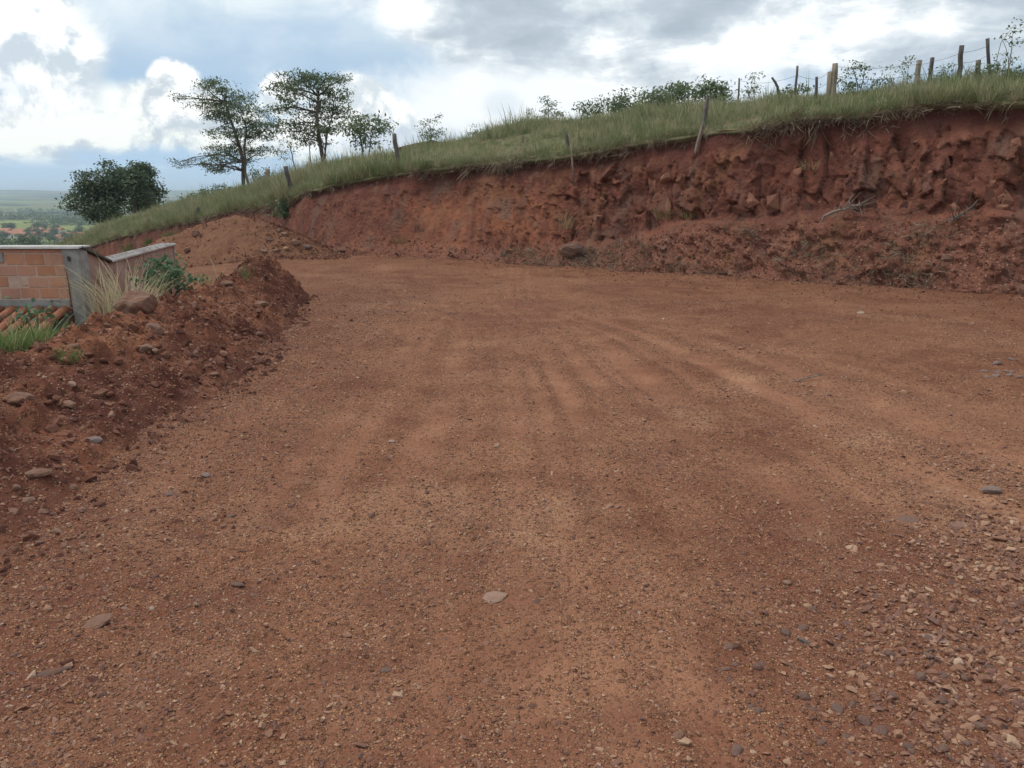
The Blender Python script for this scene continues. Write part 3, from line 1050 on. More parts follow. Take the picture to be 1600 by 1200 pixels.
def bank_surface(u_i, v):
    """point arrays (nu, nv) of the cut face; v = 0 at the foot and 1 at the crest"""
    n = len(u_i)
    u = U[u_i][:, None]
    vv = np.broadcast_to(v[None, :], (n, len(v)))
    uu = np.broadcast_to(u, vv.shape)
    rock = ROCK[u_i][:, None]
    hgt = HGT[u_i][:, None]
    led = LEDGE[u_i][:, None] + 0.03 * fbm(uu, vv * 0, 0.7, 2, 71)
    # horizontal progress from foot to crest: talus, ledge, steep face
    t1 = np.clip(vv / led, 0, 1)
    t2 = np.clip((vv - led) / (1 - led), 0, 1)
    prog_r = 0.46 * t1 ** 0.9 + 0.18 * sst(0, 0.08, t2) + 0.36 * t2
    prog_s = 1 - (1 - vv) ** 1.35
    prog = prog_r * rock + (0.75 * prog_s + 0.25 * vv) * (1 - rock)
    base = FT[u_i][:, None, :2] * (1 - prog[..., None]) + CR[u_i][:, None, :2] * prog[..., None]
    z = FT[u_i][:, None, 2] - 0.08 + (hgt + 0.08) * vv
    hm = z
    off = 0.17 * fbm(uu, hm, 0.55, 3, 11)
    # blocks: tall joints in the rock face
    wx = uu + 0.10 * fbm(uu, hm, 0.9, 2, 12)
    wz = hm + 0.10 * fbm(uu, hm, 1.1, 2, 13)
    f1, f2, c1, ox1, oy1 = worley(wx * 2.2, wz * 0.72, 31, True)
    g1, g2, c2, ox2, oy2 = worley(wx * 5.0 + 9, wz * 3.2, 32, True)
    h1, h2, c3 = worley(uu * 9.0, hm * 8.0, 33)
    face = sst(led - 0.02, led + 0.06, vv) * (1 - sst(0.80, 0.93, vv))
    blocky = face * (0.10 + 0.90 * rock)
    jm = sst(-0.25, 0.25, fbm(uu, hm, 0.8, 3, 34))
    cr1 = sst(0.07, 0.005, f2 - f1) * (0.25 + 0.75 * jm)
    cr2 = sst(0.10, 0.01, g2 - g1) * (1 - 0.6 * jm)
    def steps(nz, k):
        q = nz * k
        fl = np.floor(q)
        return (fl + sst(0.42, 0.58, q - fl)) / k
    slab = steps(fbm(wx * 1.0, wz * 0.42, 1.05, 3, 36), 5.0)
    slab2 = steps(fbm(wx * 1.0 + 0.35 * wz, wz * 0.6, 2.4, 3, 37), 4.0)
    slab3 = steps(fbm(uu * 1.3 - 0.3 * hm, hm, 4.2, 2, 40), 3.0)
    hack = np.abs(fbm(wx, wz * 0.8, 2.2, 5, 38, 0.6))
    # every block has its own plane, so faces are flat and joints crisp
    fr = lambda c, k: (c * k) % 1.0 - 0.5
    plane1 = fr(c1, 7.31) * 0.34 * ox1 + fr(c1, 13.7) * 0.14 * oy1 + (c1 - 0.5) * 0.20
    plane2 = fr(c2, 7.31) * 0.22 * ox2 + fr(c2, 13.7) * 0.20 * oy2 + (c2 - 0.5) * 0.09
    big_ = sst(-0.15, 0.2, fbm(uu, hm, 0.7, 3, 36))
    off = off + blocky * 0.86 * (plane1 * (0.55 + 0.75 * big_) + plane2 * (1.35 - 0.8 * big_) - 0.05 * cr1 * big_ - 0.025 * cr2 + 0.045 * fbm(uu, hm, 3.0, 5, 35) + np.clip(0.5 - h1, 0, 0.5) * (c3 - 0.4) * 0.09)
    hack = np.abs(fbm(wx, wz * 0.5, 2.0, 4, 38, 0.6))
    tal = (1 - sst(led - 0.05, led + 0.04, vv)) * (0.35 + 0.65 * rock) + (1 - rock) * (1 - sst(0.1, 0.3, vv)) * 0.6
    tal = np.clip(tal, 0, 1)
    lump = np.clip(0.55 - h1, 0, 0.5) * (c3 - 0.25)
    l1, l2, lc = worley(uu * 3.4, hm * 3.4, 73)
    off = off + tal * np.clip(0.55 - l1, 0, 0.5) * (lc - 0.35) * 0.42
    off = off + tal * (0.20 * fbm(uu, hm, 1.1, 4, 14) + 0.10 * np.abs(fbm(uu, hm, 3.0, 4, 39)) + 0.20 * lump) + 0.035 * fbm(uu, hm, 4.5, 3, 15) + (0.3 + tal) * 0.05 * lump
    # runnels in the soft earth
    off = off + (1 - rock) * face * (0.10 * fbm(uu * 2.4, hm * 0.5, 1.0, 4, 16) + np.clip(0.5 - g1, 0, 0.5) * (c2 - 0.45) * 0.14 + np.clip(0.5 - h1, 0, 0.5) * (c3 - 0.5) * 0.10)
    # undercut below the turf
    off = off - 0.13 * sst(0.78, 0.95, vv) * (0.6 + 0.6 * fbm(uu, vv * 0, 0.9, 2, 17))
    pin = sst(0.0, 0.03, vv)
    off = off * (0.35 + 0.65 * pin)
    sc = np.clip(HGT[u_i][:, None] / 2.2, 0.3, 1.0)
    xy = base + OUT[u_i][:, None, :] * (off * sc)[..., None]
    pos = np.concatenate([xy, z[..., None]], -1)
    bc = np.clip(0.30 + 0.55 * (c1 - 0.25) * blocky + 0.45 * (c2 - 0.4) * blocky + 0.22 * fbm(uu, hm, 1.2, 3, 18), 0, 1)
    crack = np.clip(blocky * (cr1 * 0.30 + 0.15 * cr2 + 0.45 * sst(0.07, 0.0, hack)), 0, 1)
    px = COLPX[u_i][:, None]
    org = 1.15 * np.exp(-((px - 750) / 130.0) ** 2) * sst(0.05, 0.2, vv) * (1 - sst(0.6, 0.85, vv)) * (0.6 + 0.6 * fbm(uu, hm, 0.9, 3, 19))
    org = org + 0.45 * rock * np.exp(-((vv - led - 0.015) / 0.03) ** 2) * sst(-0.2, 0.3, fbm(uu, hm, 0.8, 3, 27)) + 0.25 * (1 - rock) * sst(-0.1, 0.4, fbm(uu, hm, 0.7, 3, 20)) * (1 - sst(0.6, 0.8, vv))
    return pos, dict(hfrac=vv, blockc=bc, crack=crack, talus=tal, orange=np.clip(org, 0, 1))


vgrid = np.linspace(0, 1, NV)
bpos, battr = bank_surface(np.arange(len(U)), vgrid)
bank = link('earth_bank', mesh_np('earth_bank', bpos.reshape(-1, 3), grid_faces(len(U), NV), M['bank'], False, battr))
tag(bank, 'dark red cut earth bank with rock joints and loose talus', None, None, 'structure')


def hill_surface(u_i, w):
    """w: 0 at crest, 1 at skyline, >1 beyond"""
    n = len(u_i)
    ww = np.broadcast_to(w[None, :], (n, len(w)))
    uu = np.broadcast_to(U[u_i][:, None], ww.shape)
    cr = CR[u_i][:, None, :]
    sk = SK[u_i][:, None, :]
    a = np.clip(ww, 0, 1)[..., None]
    pos = cr * (1 - a) + sk * a
    # convex shoulder
    pos[..., 2] += (0.22 * np.sin(np.pi * a[..., 0])) * np.clip(HGT[u_i][:, None] / 2, 0.2, 1)
    b = np.clip(ww - 1, 0, None)[..., None]
    dirv = (sk - cr)
    dirv = dirv / np.linalg.norm(dirv[..., :2], axis=-1, keepdims=True)
    far = np.stack([dirv[..., 0], dirv[..., 1], np.zeros_like(dirv[..., 0])], -1)
    pos = pos + far * b * 60
    pos[..., 2] -= (0.8 * b[..., 0] * 6 + 30 * b[..., 0] ** 2) * 0.6
    amp = sst(0.0, 0.15, ww)
    pos[..., 2] += amp * (0.14 * fbm(pos[..., 0], pos[..., 1], 0.4, 3, 24) + 0.05 * fbm(pos[..., 0], pos[..., 1], 1.7, 3, 25))
    return pos


hi = np.arange(0, len(U), 3)
hi = np.unique(np.append(hi, len(U) - 1))
wgrid = np.concatenate([[-0.0], np.linspace(0.02, 1.0, 34), [1.08, 1.2, 1.4, 1.7, 2.2, 2.8]])
hpos = hill_surface(hi, wgrid)
# lip: turf hangs slightly over the cut
lip = hpos[:, :1, :].copy()
lip[..., :2] += OUT[hi][:, None, :] * (0.06 + 0.10 * np.clip(fbm(U[hi], U[hi] * 0, 1.5, 3, 26), -0.3, 1))[:, None, None]
lip[..., 2] -= 0.06
lip2 = lip.copy()
lip2[..., :2] -= OUT[hi][:, None, :] * 0.30
lip2[..., 2] -= 0.10
hpos = np.concatenate([lip2, lip, hpos], 1)
hill = link('hillside', mesh_np('hillside', hpos.reshape(-1, 3), grid_faces(len(hi), hpos.shape[1]), M['hill'], True))
tag(hill, 'grassy hillside above the cut bank', None, None, 'structure')


def hill_at(u, w):
    """single point of the hill surface"""
    i = int(np.argmin(np.abs(U - u)))
    return hill_surface(np.array([i]), np.array([w]))[0, 0]


def u_of_px(px, w=0.0):
    src = CR * (1 - w) + SK * w
    col = 800 + FPX * src[:, 0] / (src[:, 1] * math.cos(PITCH) - (src[:, 2] - CAMH) * math.sin(PITCH))
    i = int(np.argmin(np.abs(col - px)))
    return U[i]


def hill_px(px, w):
    return hill_at(u_of_px(px, w), w)


# ------------------------------------------------------------------ soil berm and pile
def build_berm():
    y = np.linspace(0.6, 13.1, 560)
    x = np.linspace(-5.0, -2.15, 130)
    X, Y = np.meshgrid(x, y, indexing='ij')
    prof, env, top = berm_h(X, Y)
    edge = np.minimum(sst(-1.0, 0.05, prof), 1)
    h = np.clip(prof, 0, 1) * top * env
    rough = np.clip(prof * 3, 0, 1) * env
    f1, f2, c = worley(X * 4.2, Y * 4.2, 41)
    g1, g2, c2 = worley(X * 10, Y * 10, 42)
    k1, k2, c3 = worley(X * 22, Y * 22, 43)
    h = h + rough * (0.09 * fbm(X, Y, 1.5, 4, 44) + np.clip(0.5 - f1, 0, 0.5) * (c - 0.3) * 0.44 + np.clip(0.5 - g1, 0, .5) * (c2 - 0.30) * 0.22 + np.clip(.5 - k1, 0, .5) * (c3 - .3) * .10)
    z = H0(X, Y) + h - 0.05 + 0.045 * np.clip(prof * 6, 0, 1) * env
    border = (prof <= 0) | (env < 0.02)
    z = np.where(border, H0(X, Y) - 0.15, z)
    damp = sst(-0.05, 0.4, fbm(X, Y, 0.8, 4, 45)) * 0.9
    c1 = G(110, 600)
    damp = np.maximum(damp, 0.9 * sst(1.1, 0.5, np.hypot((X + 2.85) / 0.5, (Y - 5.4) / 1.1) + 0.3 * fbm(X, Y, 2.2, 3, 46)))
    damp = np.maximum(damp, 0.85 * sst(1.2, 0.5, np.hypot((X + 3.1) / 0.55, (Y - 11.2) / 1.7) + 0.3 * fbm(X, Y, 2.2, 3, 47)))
    V = np.stack([X, Y, z], -1).reshape(-1, 3)
    F = grid_faces(len(x), len(y))
    bad = border.ravel()
    keep = ~(bad[F].all(1))
    o = link('soil_berm', mesh_np('soil_berm', V, F[keep], M['berm'], True, {'damp': damp}))
    tag(o, 'long low ridge of loose dark red soil along the left road edge', 'soil ridge')
    return (x, y, z)


BX, BY, BZ = build_berm()


def surf_zs(x, y):
    """height of road or berm, whichever is on top (arrays)"""
    x = np.asarray(x, float)
    y = np.asarray(y, float)
    z = H(x, y)
    inb = (x > BX[0]) & (x < BX[-1]) & (y > BY[0]) & (y < BY[-1])
    i = np.clip(np.searchsorted(BX, x), 0, len(BX) - 1)
    j = np.clip(np.searchsorted(BY, y), 0, len(BY) - 1)
    return np.where(inb, np.maximum(z, BZ[i, j]), z)


def surf_z(x, y):
    return float(surf_zs(np.array([x]), np.array([y]))[0])


_T = 0.8 + 29.2 * (np.arange(700) / 700.0) ** 1.6


def on_surface(px, py):
    """first point of road or berm met by the view ray of a photo point"""
    d = pix_dir(px, py)
    p = np.array([0, 0, CAMH]) + d * _T[:, None]
    hit = np.nonzero(p[:, 2] <= surf_zs(p[:, 0], p[:, 1]))[0]
    return p[hit[0]] if len(hit) else G(px, py)


PC = P(368, 395, 22.6)


def pile_h(x, y):
    a = (x - PC[0]) / np.where(x > PC[0], 3.0, 3.7)
    b = (y - 22.6) / 2.3
    r = np.sqrt(a * a + b * b)
    th = np.arctan2(b, a)
    r = r * (1 + 0.10 * np.sin(3 * th + 0.7) + 0.06 * np.sin(5 * th))
    h = np.where(r < 1, 1.34 * np.clip(1 - r, 0, 1) ** 0.90, 1.2 * np.clip(1 - r, -0.3, 0))
    h = np.where(h > 1.08, 1.08 + (h - 1.08) * 0.4, h)
    return h


def build_pile():
    x = np.linspace(PC[0] - 4.6, PC[0] + 4.2, 180)
    y = np.linspace(19.2, 26.2, 130)
    X, Y = np.meshgrid(x, y, indexing='ij')
    h = pile_h(X, Y)
    f1, f2, c = worley(X * 3.2, Y * 3.2, 81)
    g1, g2, c2 = worley(X * 7, Y * 7, 82)
    k = np.clip(h * 5, 0, 1)
    h = h + k * (0.10 * fbm(X, Y, 0.9, 4, 83) + np.clip(0.5 - f1, 0, .5) * (c - .35) * 0.22 + np.clip(.5 - g1, 0, .5) * (c2 - .4) * .12)
    z = H0(X, Y) + np.maximum(h, -0.15)
    F = grid_faces(len(x), len(y))
    bad = (pile_h(X, Y) < -0.05).ravel()
    F = F[~bad[F].all(1)]
    o = link('dirt_pile', mesh_np('dirt_pile', np.stack([X, Y, z], -1).reshape(-1, 3), F, M['pile'], True, {'damp': np.zeros(X.size)}))
    tag(o, 'broad heap of brown soil at the bend below the bank', 'dirt pile')


build_pile()


# ------------------------------------------------------------------ stones
def hull_mesh(name, n, shape, seed, mat):
    r = np.random.default_rng(seed)
    bm = bmesh.new()
    for k in range(n):
        v = r.normal(size=3)
        v /= np.linalg.norm(v)
        v *= 0.5 * r.uniform(0.8, 1.0)
        bm.verts.new((v[0] * shape[0], v[1] * shape[1], v[2] * shape[2]))
    res = bmesh.ops.convex_hull(bm, input=bm.verts)
    bmesh.ops.delete(bm, geom=[g for g in res['geom_interior'] if isinstance(g, bmesh.types.BMVert)], context='VERTS')
    me = bpy.data.meshes.new(name)
    bm.to_mesh(me)
    bm.free()
    me.materials.append(mat)
    return me


def cut_rock_mesh(name, shape, seed, mat, sub=3, cuts=11, rough=0.03, keep=0.0):
    """broken stone: a ball shorn by random planes, then roughened"""
    r = np.random.default_rng(seed)
    bm = bmesh.new()
    bmesh.ops.create_icosphere(bm, subdivisions=sub, radius=0.5)
    V = np.array([v.co for v in bm.verts])
    for k in range(cuts):
        n = r.normal(size=3)
        n /= np.linalg.norm(n)
        h = r.uniform(0.27 + keep, 0.43 + keep * 0.4)
        d = V @ n
        ex = np.clip(d - h, 0, None)
        V = V - np.outer(ex * 0.94, n)
    for sc, a in ((4, 1.0), (9, 0.6)):
        nz = vn(V[:, 0] * sc + 13 * seed, V[:, 1] * sc + V[:, 2] * sc * 1.7, seed)
        V = V * (1 + rough * a * nz)[:, None]
    V = V * np.array(shape)
    for v, c in zip(bm.verts, V):
        v.co = c
    me = bpy.data.meshes.new(name)
    bm.to_mesh(me)
    bm.free()
    me.materials.append(mat)
    return me


gv = [hull_mesh('gravel_form', 11 + (i % 4), ((1, .8, .55), (1, .7, .45), (1.1, .75, .38), (.9, .85, .65))[i % 4], 100 + i, M['gravel']) for i in range(14)]
GRAVEL = proto_coll('gravel_forms', gv)
rv = [hull_mesh('rubble_form', 13, ((1, .8, .6), (1.1, .7, .5), (.95, .9, .7))[i % 3], 200 + i, M['rubble']) for i in range(10)]
RUBBLE = proto_coll('rubble_forms', rv)


def gravel_density(x, y):
    tr = track_mask(x, y)
    d = 0.16 + 0.75 * sst(0.06, 0.26, tr) * (1 - sst(0.32, 0.6, tr)) + 1.15 * sst(-0.06, 0.30, fbm(x, y, 1.1, 4, 301)) * (0.6 + 0.4 * fbm(x, y, 3.0, 2, 302))
    right = sst(0.7, 2.2, x - 0.35 * (y - 2.0) + 0.5 * fbm(x, y, 0.8, 3, 303)) * sst(5.5, 3.2, y)
    left = sst(-0.7, -2.2, x + 0.3 * fbm(x, y, 0.9, 2, 304)) * 1.1
    d = d + 1.2 * right + left
    return np.clip(d, 0, 2) * (1 - 0.80 * np.clip(tr * 1.25, 0, 1))


def build_gravel():
    P_, Rr, Sc, Ix = [], [], [], []
    r = np.random.default_rng(11)
    classes = [(0.005, 0.009, 1.2, 4.6, 9000), (0.008, 0.016, 1.2, 7.5, 4200), (0.014, 0.030, 1.2, 15.0, 1300), (0.025, 0.050, 1.3, 19.0, 230), (0.045, 0.085, 1.5, 20.0, 7.0)]
    for (s0, s1, r0, r1, dens) in classes:
        a0, a1 = -R(42), R(42)
        area = 0.5 * (a1 - a0) * (r1 * r1 - r0 * r0)
        n = int(area * dens)
        rad = np.sqrt(r.uniform(r0 * r0, r1 * r1, n))
        th = r.uniform(a0, a1, n)
        x = rad * np.sin(th)
        y = rad * np.cos(th)
        big = s0 > 0.02
        d = gravel_density(x, y)
        if big:
            right = sst(0.9, 2.0, x - 0.35 * (y - 2.0)) * sst(5.5, 3.2, y)
            d = d * 0.45 + 1.6 * right
        edge = 1 - sst(r1 * 0.7, r1, rad)
        keep = (r.uniform(0, 1, n) < np.clip(d, 0, 1.6) * 0.625 * (0.15 + 0.85 * edge)) & (x > -5.0)
        # nothing beyond the bank foot
        keep &= y < np.interp(x, FT[::-1, 0], FT[::-1, 1]) + 0.1
        x, y = x[keep], y[keep]
        n = len(x)
        sz = s0 + (s1 - s0) * r.beta(1.2, 2.0, n)
        z = H(x, y)
        inb = (x > BX[0]) & (x < BX[-1]) & (y > BY[0]) & (y < BY[-1])
        bi = np.clip(np.searchsorted(BX, x), 0, len(BX) - 1)
        bj = np.clip(np.searchsorted(BY, y), 0, len(BY) - 1)
        z = np.where(inb, np.maximum(z, BZ[bi, bj]), z)
        P_.append(np.stack([x, y, z + sz * r.uniform(-0.18, 0.14, n)], 1))
        tilt = r.normal(0, 0.34, (n, 2))
        Rr.append(np.stack([tilt[:, 0], tilt[:, 1], r.uniform(0, 6.28, n)], 1))
        Sc.append(np.stack([sz * r.uniform(.85, 1.3, n), sz * r.uniform(.75, 1.15, n), sz * r.uniform(.7, 1.2, n)], 1))
        Ix.append(r.integers(0, len(gv), n))
    # coarse broken stone heaped towards the right edge
    n = 48000
    x = r.uniform(0.5, 4.2, n)
    y = r.uniform(1.4, 5.2, n)
    m1 = sst(0.0, 0.7, x - (0.72 + 0.66 * (y - 1.75)) + 0.6 * fbm(x, y, 1.5, 4, 311)) * sst(-0.6, 0.0, fbm(x, y, 2.6, 3, 312))
    keep = (r.uniform(0, 1, n) < m1 * sst(4.8, 2.8, y) * 0.9)
    x, y = x[keep], y[keep]
    n = len(x)
    sz = 0.010 + 0.062 * r.beta(1.0, 3.2, n)
    P_.append(np.stack([x, y, H(x, y) + sz * r.uniform(-0.12, 0.2, n)], 1))
    Rr.append(np.stack([r.normal(0, .4, n), r.normal(0, .4, n), r.uniform(0, 6.28, n)], 1))
    Sc.append(np.stack([sz * r.uniform(.85, 1.3, n), sz * r.uniform(.75, 1.15, n), sz * r.uniform(.7, 1.3, n)], 1))
    Ix.append(r.integers(0, len(gv), n))
    o = scatter('gravel', np.concatenate(P_), np.concatenate(Rr), np.concatenate(Sc), np.concatenate(Ix), GRAVEL)
    tag(o, 'loose brown gravel strewn over the dirt road', None)


build_gravel()


def build_rubble():
    """crumbled stone on the talus, berm and pile"""
    r = np.random.default_rng(12)
    P_, S_ = [], []
    # talus of the bank
    n = 15000
    ui = r.integers(0, len(U), n)
    vv = r.beta(1.0, 1.6, n) * (LEDGE[ui] + 0.06 + 0.10 * (1 - ROCK[ui]))
    keep = (r.uniform(0, 1, n) < 0.35 + 0.65 * ROCK[ui]) & (COLPX[ui] > 440)
    vi = np.clip((vv * (NV - 1)).astype(int), 0, NV - 1)
    pts = bpos[ui, vi][keep]
    sz = 0.03 + 0.11 * r.beta(1.0, 4.0, len(pts))
    P_.append(pts)
    S_.append(sz)
    n = 15000
    ui = r.integers(0, len(U), n)
    vv = r.uniform(0.05, 0.84, n)
    k = (COLPX[ui] > 440) & (fbm(U[ui], vv * 2.5, 1.1, 3, 97) > -0.15)
    ui, vv = ui[k], vv[k]
    pts = bpos[ui, (vv * (NV - 1)).astype(int)]
    P_.append(pts)
    S_.append(0.02 + 0.10 * r.beta(1.0, 4.5, len(pts)))
    # fallen crumbs in front of the foot
    n = 9000
    ui = r.integers(0, len(U), n)
    ui = ui[(COLPX[ui] > 500)]
    dist = r.exponential(0.45, len(ui)) * (1 + 1.4 * sst(900, 1400, COLPX[ui]))
    pts = FT[ui].copy()
    pts[:, :2] += OUT[ui] * dist[:, None]
    pts[:, 2] = H(pts[:, 0], pts[:, 1])
    P_.append(pts)
    S_.append(0.02 + 0.07 * r.beta(1.0, 4.0, len(pts)))
    # berm
    n = 13000
    x = r.uniform(-4.5, -2.2, n)
    y = r.uniform(1.5, 12.9, n)
    bi = np.clip(np.searchsorted(BX, x), 0, len(BX) - 1)
    bj = np.clip(np.searchsorted(BY, y), 0, len(BY) - 1)
    z = np.maximum(BZ[bi, bj], H(x, y))
    k = (r.uniform(0, 1, n) < 0.25 + 0.9 * sst(-0.2, 0.3, fbm(x, y, 1.2, 3, 99))) & (berm_h(x, y)[0] > -0.16) & (berm_h(x, y)[1] > 0.02)
    pts = np.stack([x, y, z], 1)[k]
    P_.append(pts)
    S_.append(0.02 + 0.17 * r.beta(1.0, 4.6, len(pts)))
    # stones rolled off the berm on to the road, mostly near the observer
    n = 5200
    x = r.uniform(-2.9, -0.6, n)
    y = r.uniform(1.3, 9.0, n)
    k = r.uniform(0, 1, n) < sst(-1.0, -2.5, x + 0.45 * fbm(x, y, 0.9, 3, 98)) * (0.25 + 0.75 * sst(6.5, 3.5, y)) * 0.75
    pts = np.stack([x, y, surf_zs(x, y)], 1)[k]
    P_.append(pts)
    S_.append(0.012 + 0.062 * r.beta(1.0, 3.6, len(pts)))
    # pile
    n = 6500
    x = r.uniform(PC[0] - 3.4, PC[0] + 3.8, n)
    y = r.uniform(19.8, 23.5, n)
    k = r.uniform(0, 1, n) < 0.25 + 0.75 * sst(0.3, 1.6, x - PC[0])
    x, y = x[k], y[k]
    z = H0(x, y) + np.maximum(pile_h(x, y), 0.0)
    P_.append(np.stack([x, y, z + 0.03], 1))
    S_.append(0.025 + 0.12 * r.beta(1.0, 4.5, len(x)))
    pts = np.concatenate(P_)
    sz = np.concatenate(S_)
    n = len(pts)
    o = scatter('rubble', pts, r.uniform(0, 6.28, (n, 3)), sz[:, None] * r.uniform(.75, 1.25, (n, 3)), r.integers(0, len(rv), n), RUBBLE)
    tag(o, 'crumbled red stone lying on bank foot, berm and pile', None)


build_rubble()

_rockcache = {}


def rock(name, loc, size, mat, label, cat='stone', group=None, shape=(1, .8, .6), seed=None, rot=None, parent=None, sink=0.15, variants=6):
    global _rk
    seed = random.randrange(variants) if seed is None else seed
    key = (shape, seed, mat.name)
    if key not in _rockcache:
        _rockcache[key] = cut_rock_mesh('stone', shape, seed + 3, mat, 2 if size < 0.14 else 4, 11 if size < 0.14 else 22, 0.03 if size < 0.14 else 0.07, 0.0 if size < 0.14 else 0.06)
    me = _rockcache[key]
    o = link(name, me, parent)
    o.scale = (size, size, size)
    o.rotation_euler = rot if rot is not None else (random.uniform(-.25, .25), random.uniform(-.25, .25), random.uniform(0, 6.28))
    o.location = (loc[0], loc[1], loc[2] + size * shape[2] * (0.5 - sink) * 0.7)
    if label:
        tag(o, label, cat, group)
    return o


def build_named_stones():
    # photo x, y, radius in photo px, material, shape, label
    L = [
        (145, 690, 19, 'grey_stone', (1.1, .8, .42), 'flat grey stone lying at the foot of the soil ridge'),
        (150, 980, 27, 'brown_stone', (1.2, .7, .40), 'tilted brown slab with dark gap beneath, lower left of the road'),
        (195, 952, 9, 'brown_stone', (1.2, .8, .4), 'small brown flake just behind the tilted slab'),
        (411, 1122, 13, 'tan_stone', (.9, .8, .5), 'pale tan angular stone near the bottom edge, left of centre'),
        (236, 955, 8, 'pale_stone', (1, .9, .7), 'little whitish stone right of the tilted brown slab'),
        (612, 692, 7, 'pale_stone', (1, .9, .6), 'lone pale pebble left of the central wheel tracks'),
        (770, 932, 24, 'pink_stone', (1.3, 1.0, .10), 'pale pinkish rock worn flush with the road, lower centre'),
        (1462, 998, 28, 'pink_stone', (1.5, .8, .12), 'pale worn slab flush with the road at lower right'),
        (1548, 770, 17, 'grey_stone', (1.2, .8, .55), 'grey stone standing out beside the right wheel rut'),
        (1415, 815, 22, 'dark_stone', (1.4, .9, .25), 'broken flat slab with raised edge right of the tracks'),
        (1490, 822, 22, 'brown_stone', (1.4, .9, .22), 'flat brown slab beside the broken slab on the right'),
        (372, 915, 13, 'dark_stone', (1.2, .7, .4), 'small dark grey slab left of centre on gravel'),
        (397, 931, 9, 'dark_stone', (1.1, .7, .5), 'bluish dark chip below the small dark grey slab'),
        (265, 775, 13, 'dark_stone', (1.1, .8, .5), 'dark lumpy stone between ridge foot and left tracks'),
        (322, 745, 11, 'grey_stone', (1.1, .8, .5), 'grey rounded stone on gravel left of the tracks'),
        (318, 720, 8, 'brown_stone', (1.1, .8, .5), 'brown stone just behind the grey rounded stone'),
        (360, 808, 8, 'dark_stone', (1.1, .8, .5), 'blackish pebble alone on gravel, left of the tracks'),
        (62, 745, 21, 'brown_stone', (1.2, .8, .55), 'larger brown stone in the rubble at the left edge'),
        (20, 803, 15, 'brown_stone', (1.1, .9, .6), 'squat brown stone at the left picture edge, lower one'),
        (60, 803, 15, 'brown_stone', (1.2, .8, .5), 'flat brown stone in front of the larger brown stone'),
        (105, 638, 17, 'brown_stone', (1.1, .9, .6), 'light brown stone half way down the soil ridge'),
        (28, 628, 24, 'brown_stone', (1.2, .8, .55), 'big brown stone near the left edge on the soil ridge'),
        (18, 610, 5, 'pale_stone', (1, .8, .6), 'tiny white stone above the big brown one on the ridge'),
        (113, 545, 11, 'brown_stone', (1.1, .9, .6), 'small brown stone above the grass tuft on the ridge'),
        (241, 522, 19, 'brown_stone', (1.0, .95, .8), 'rounded brown boulder on the ridge below the dark hollow'),
        (225, 548, 14, 'brown_stone', (1.1, .9, .7), 'brown stone under the rounded boulder on the ridge'),
        (243, 552, 9, 'brown_stone', (1, .9, .7), 'small squarish stone right below the rounded boulder'),
        (212, 487, 31, 'brown_stone', (1.15, .9, .85), 'largest brown boulder on the ridge crest over the dark hollow'),
        (155, 487, 15, 'brown_stone', (1.2, .8, .7), 'brown boulder on the ridge crest beside the dry straw'),
        (128, 484, 16, 'brown_stone', (1.2, .8, .8), 'slanted boulder on the ridge crest at the house corner'),
        (92, 516, 20, 'brown_stone', (1.3, .9, .75), 'long low boulder at the grass edge of the ridge'),
        (165, 510, 9, 'brown_stone', (1, .9, .7), 'small stone on the ridge between the two long boulders'),
        (355, 446, 11, 'brown_stone', (1.3, .8, .55), 'grey brown boulder near the far end of the ridge'),
        (405, 478, 14, 'brown_stone', (1.3, .8, .5), 'flat stone on the far slope of the ridge with shadow'),
        (403, 524, 9, 'brown_stone', (1.1, .9, .6), 'stone at the ridge foot beside the road, far part'),
        (335, 587, 10, 'brown_stone', (1.1, .9, .5), 'stone at the ridge foot beside the road, middle part'),
        (358, 603, 6, 'dark_stone', (1.1, .9, .5), 'dark pebble in front of the ridge foot, middle part'),
        (1045, 1115, 10, 'dark_stone', (1.1, .8, .5), 'dark stone lower right of centre near the bottom'),
        (1180, 1068, 11, 'brown_stone', (1.1, .8, .6), 'angular brown stone left of the coarse gravel corner'),
        (1060, 1150, 12, 'brown_stone', (1.1, .8, .6), 'brown lump close to the bottom edge right of centre'),
        (1100, 1128, 9, 'tan_stone', (1.1, .8, .5), 'tan chip near the bottom edge right of centre'),
        (1230, 912, 9, 'brown_stone', (1, .9, .6), 'round brown pebble right of the central tracks'),
        (1262, 948, 9, 'tan_stone', (1, .9, .6), 'tan pebble below the round brown pebble'),
        (1277, 925, 6, 'pale_stone', (1, .9, .6), 'small pale pebble beside the round brown pebble'),
        (670, 1008, 7, 'pale_stone', (1, .9, .5), 'small pale chip left of the worn pinkish rock'),
        (550, 1028, 11, 'grey_stone', (1.3, .7, .35), 'grey flake in the lower middle of the road'),
        (600, 1048, 13, 'dark_stone', (1.3, .8, .3), 'dark flat flake right of the grey flake'),
        (80, 1055, 24, 'dark_stone', (1.6, .5, .35), 'long dark splintered stone at lower left'),
        (115, 1050, 9, 'pale_stone', (1, .7, .5), 'pale chip at the end of the long dark stone'),
        (240, 1040, 11, 'dark_stone', (1.2, .8, .5), 'dark bluish stone between long dark stone and centre'),
        (270, 1165, 13, 'tan_stone', (1.2, .8, .45), 'ochre stone beside the bottom edge, left part'),
        (1345, 490, 7, 'pale_stone', (1.1, .9, .5), 'pale stone on the road before the bank'),
    ]
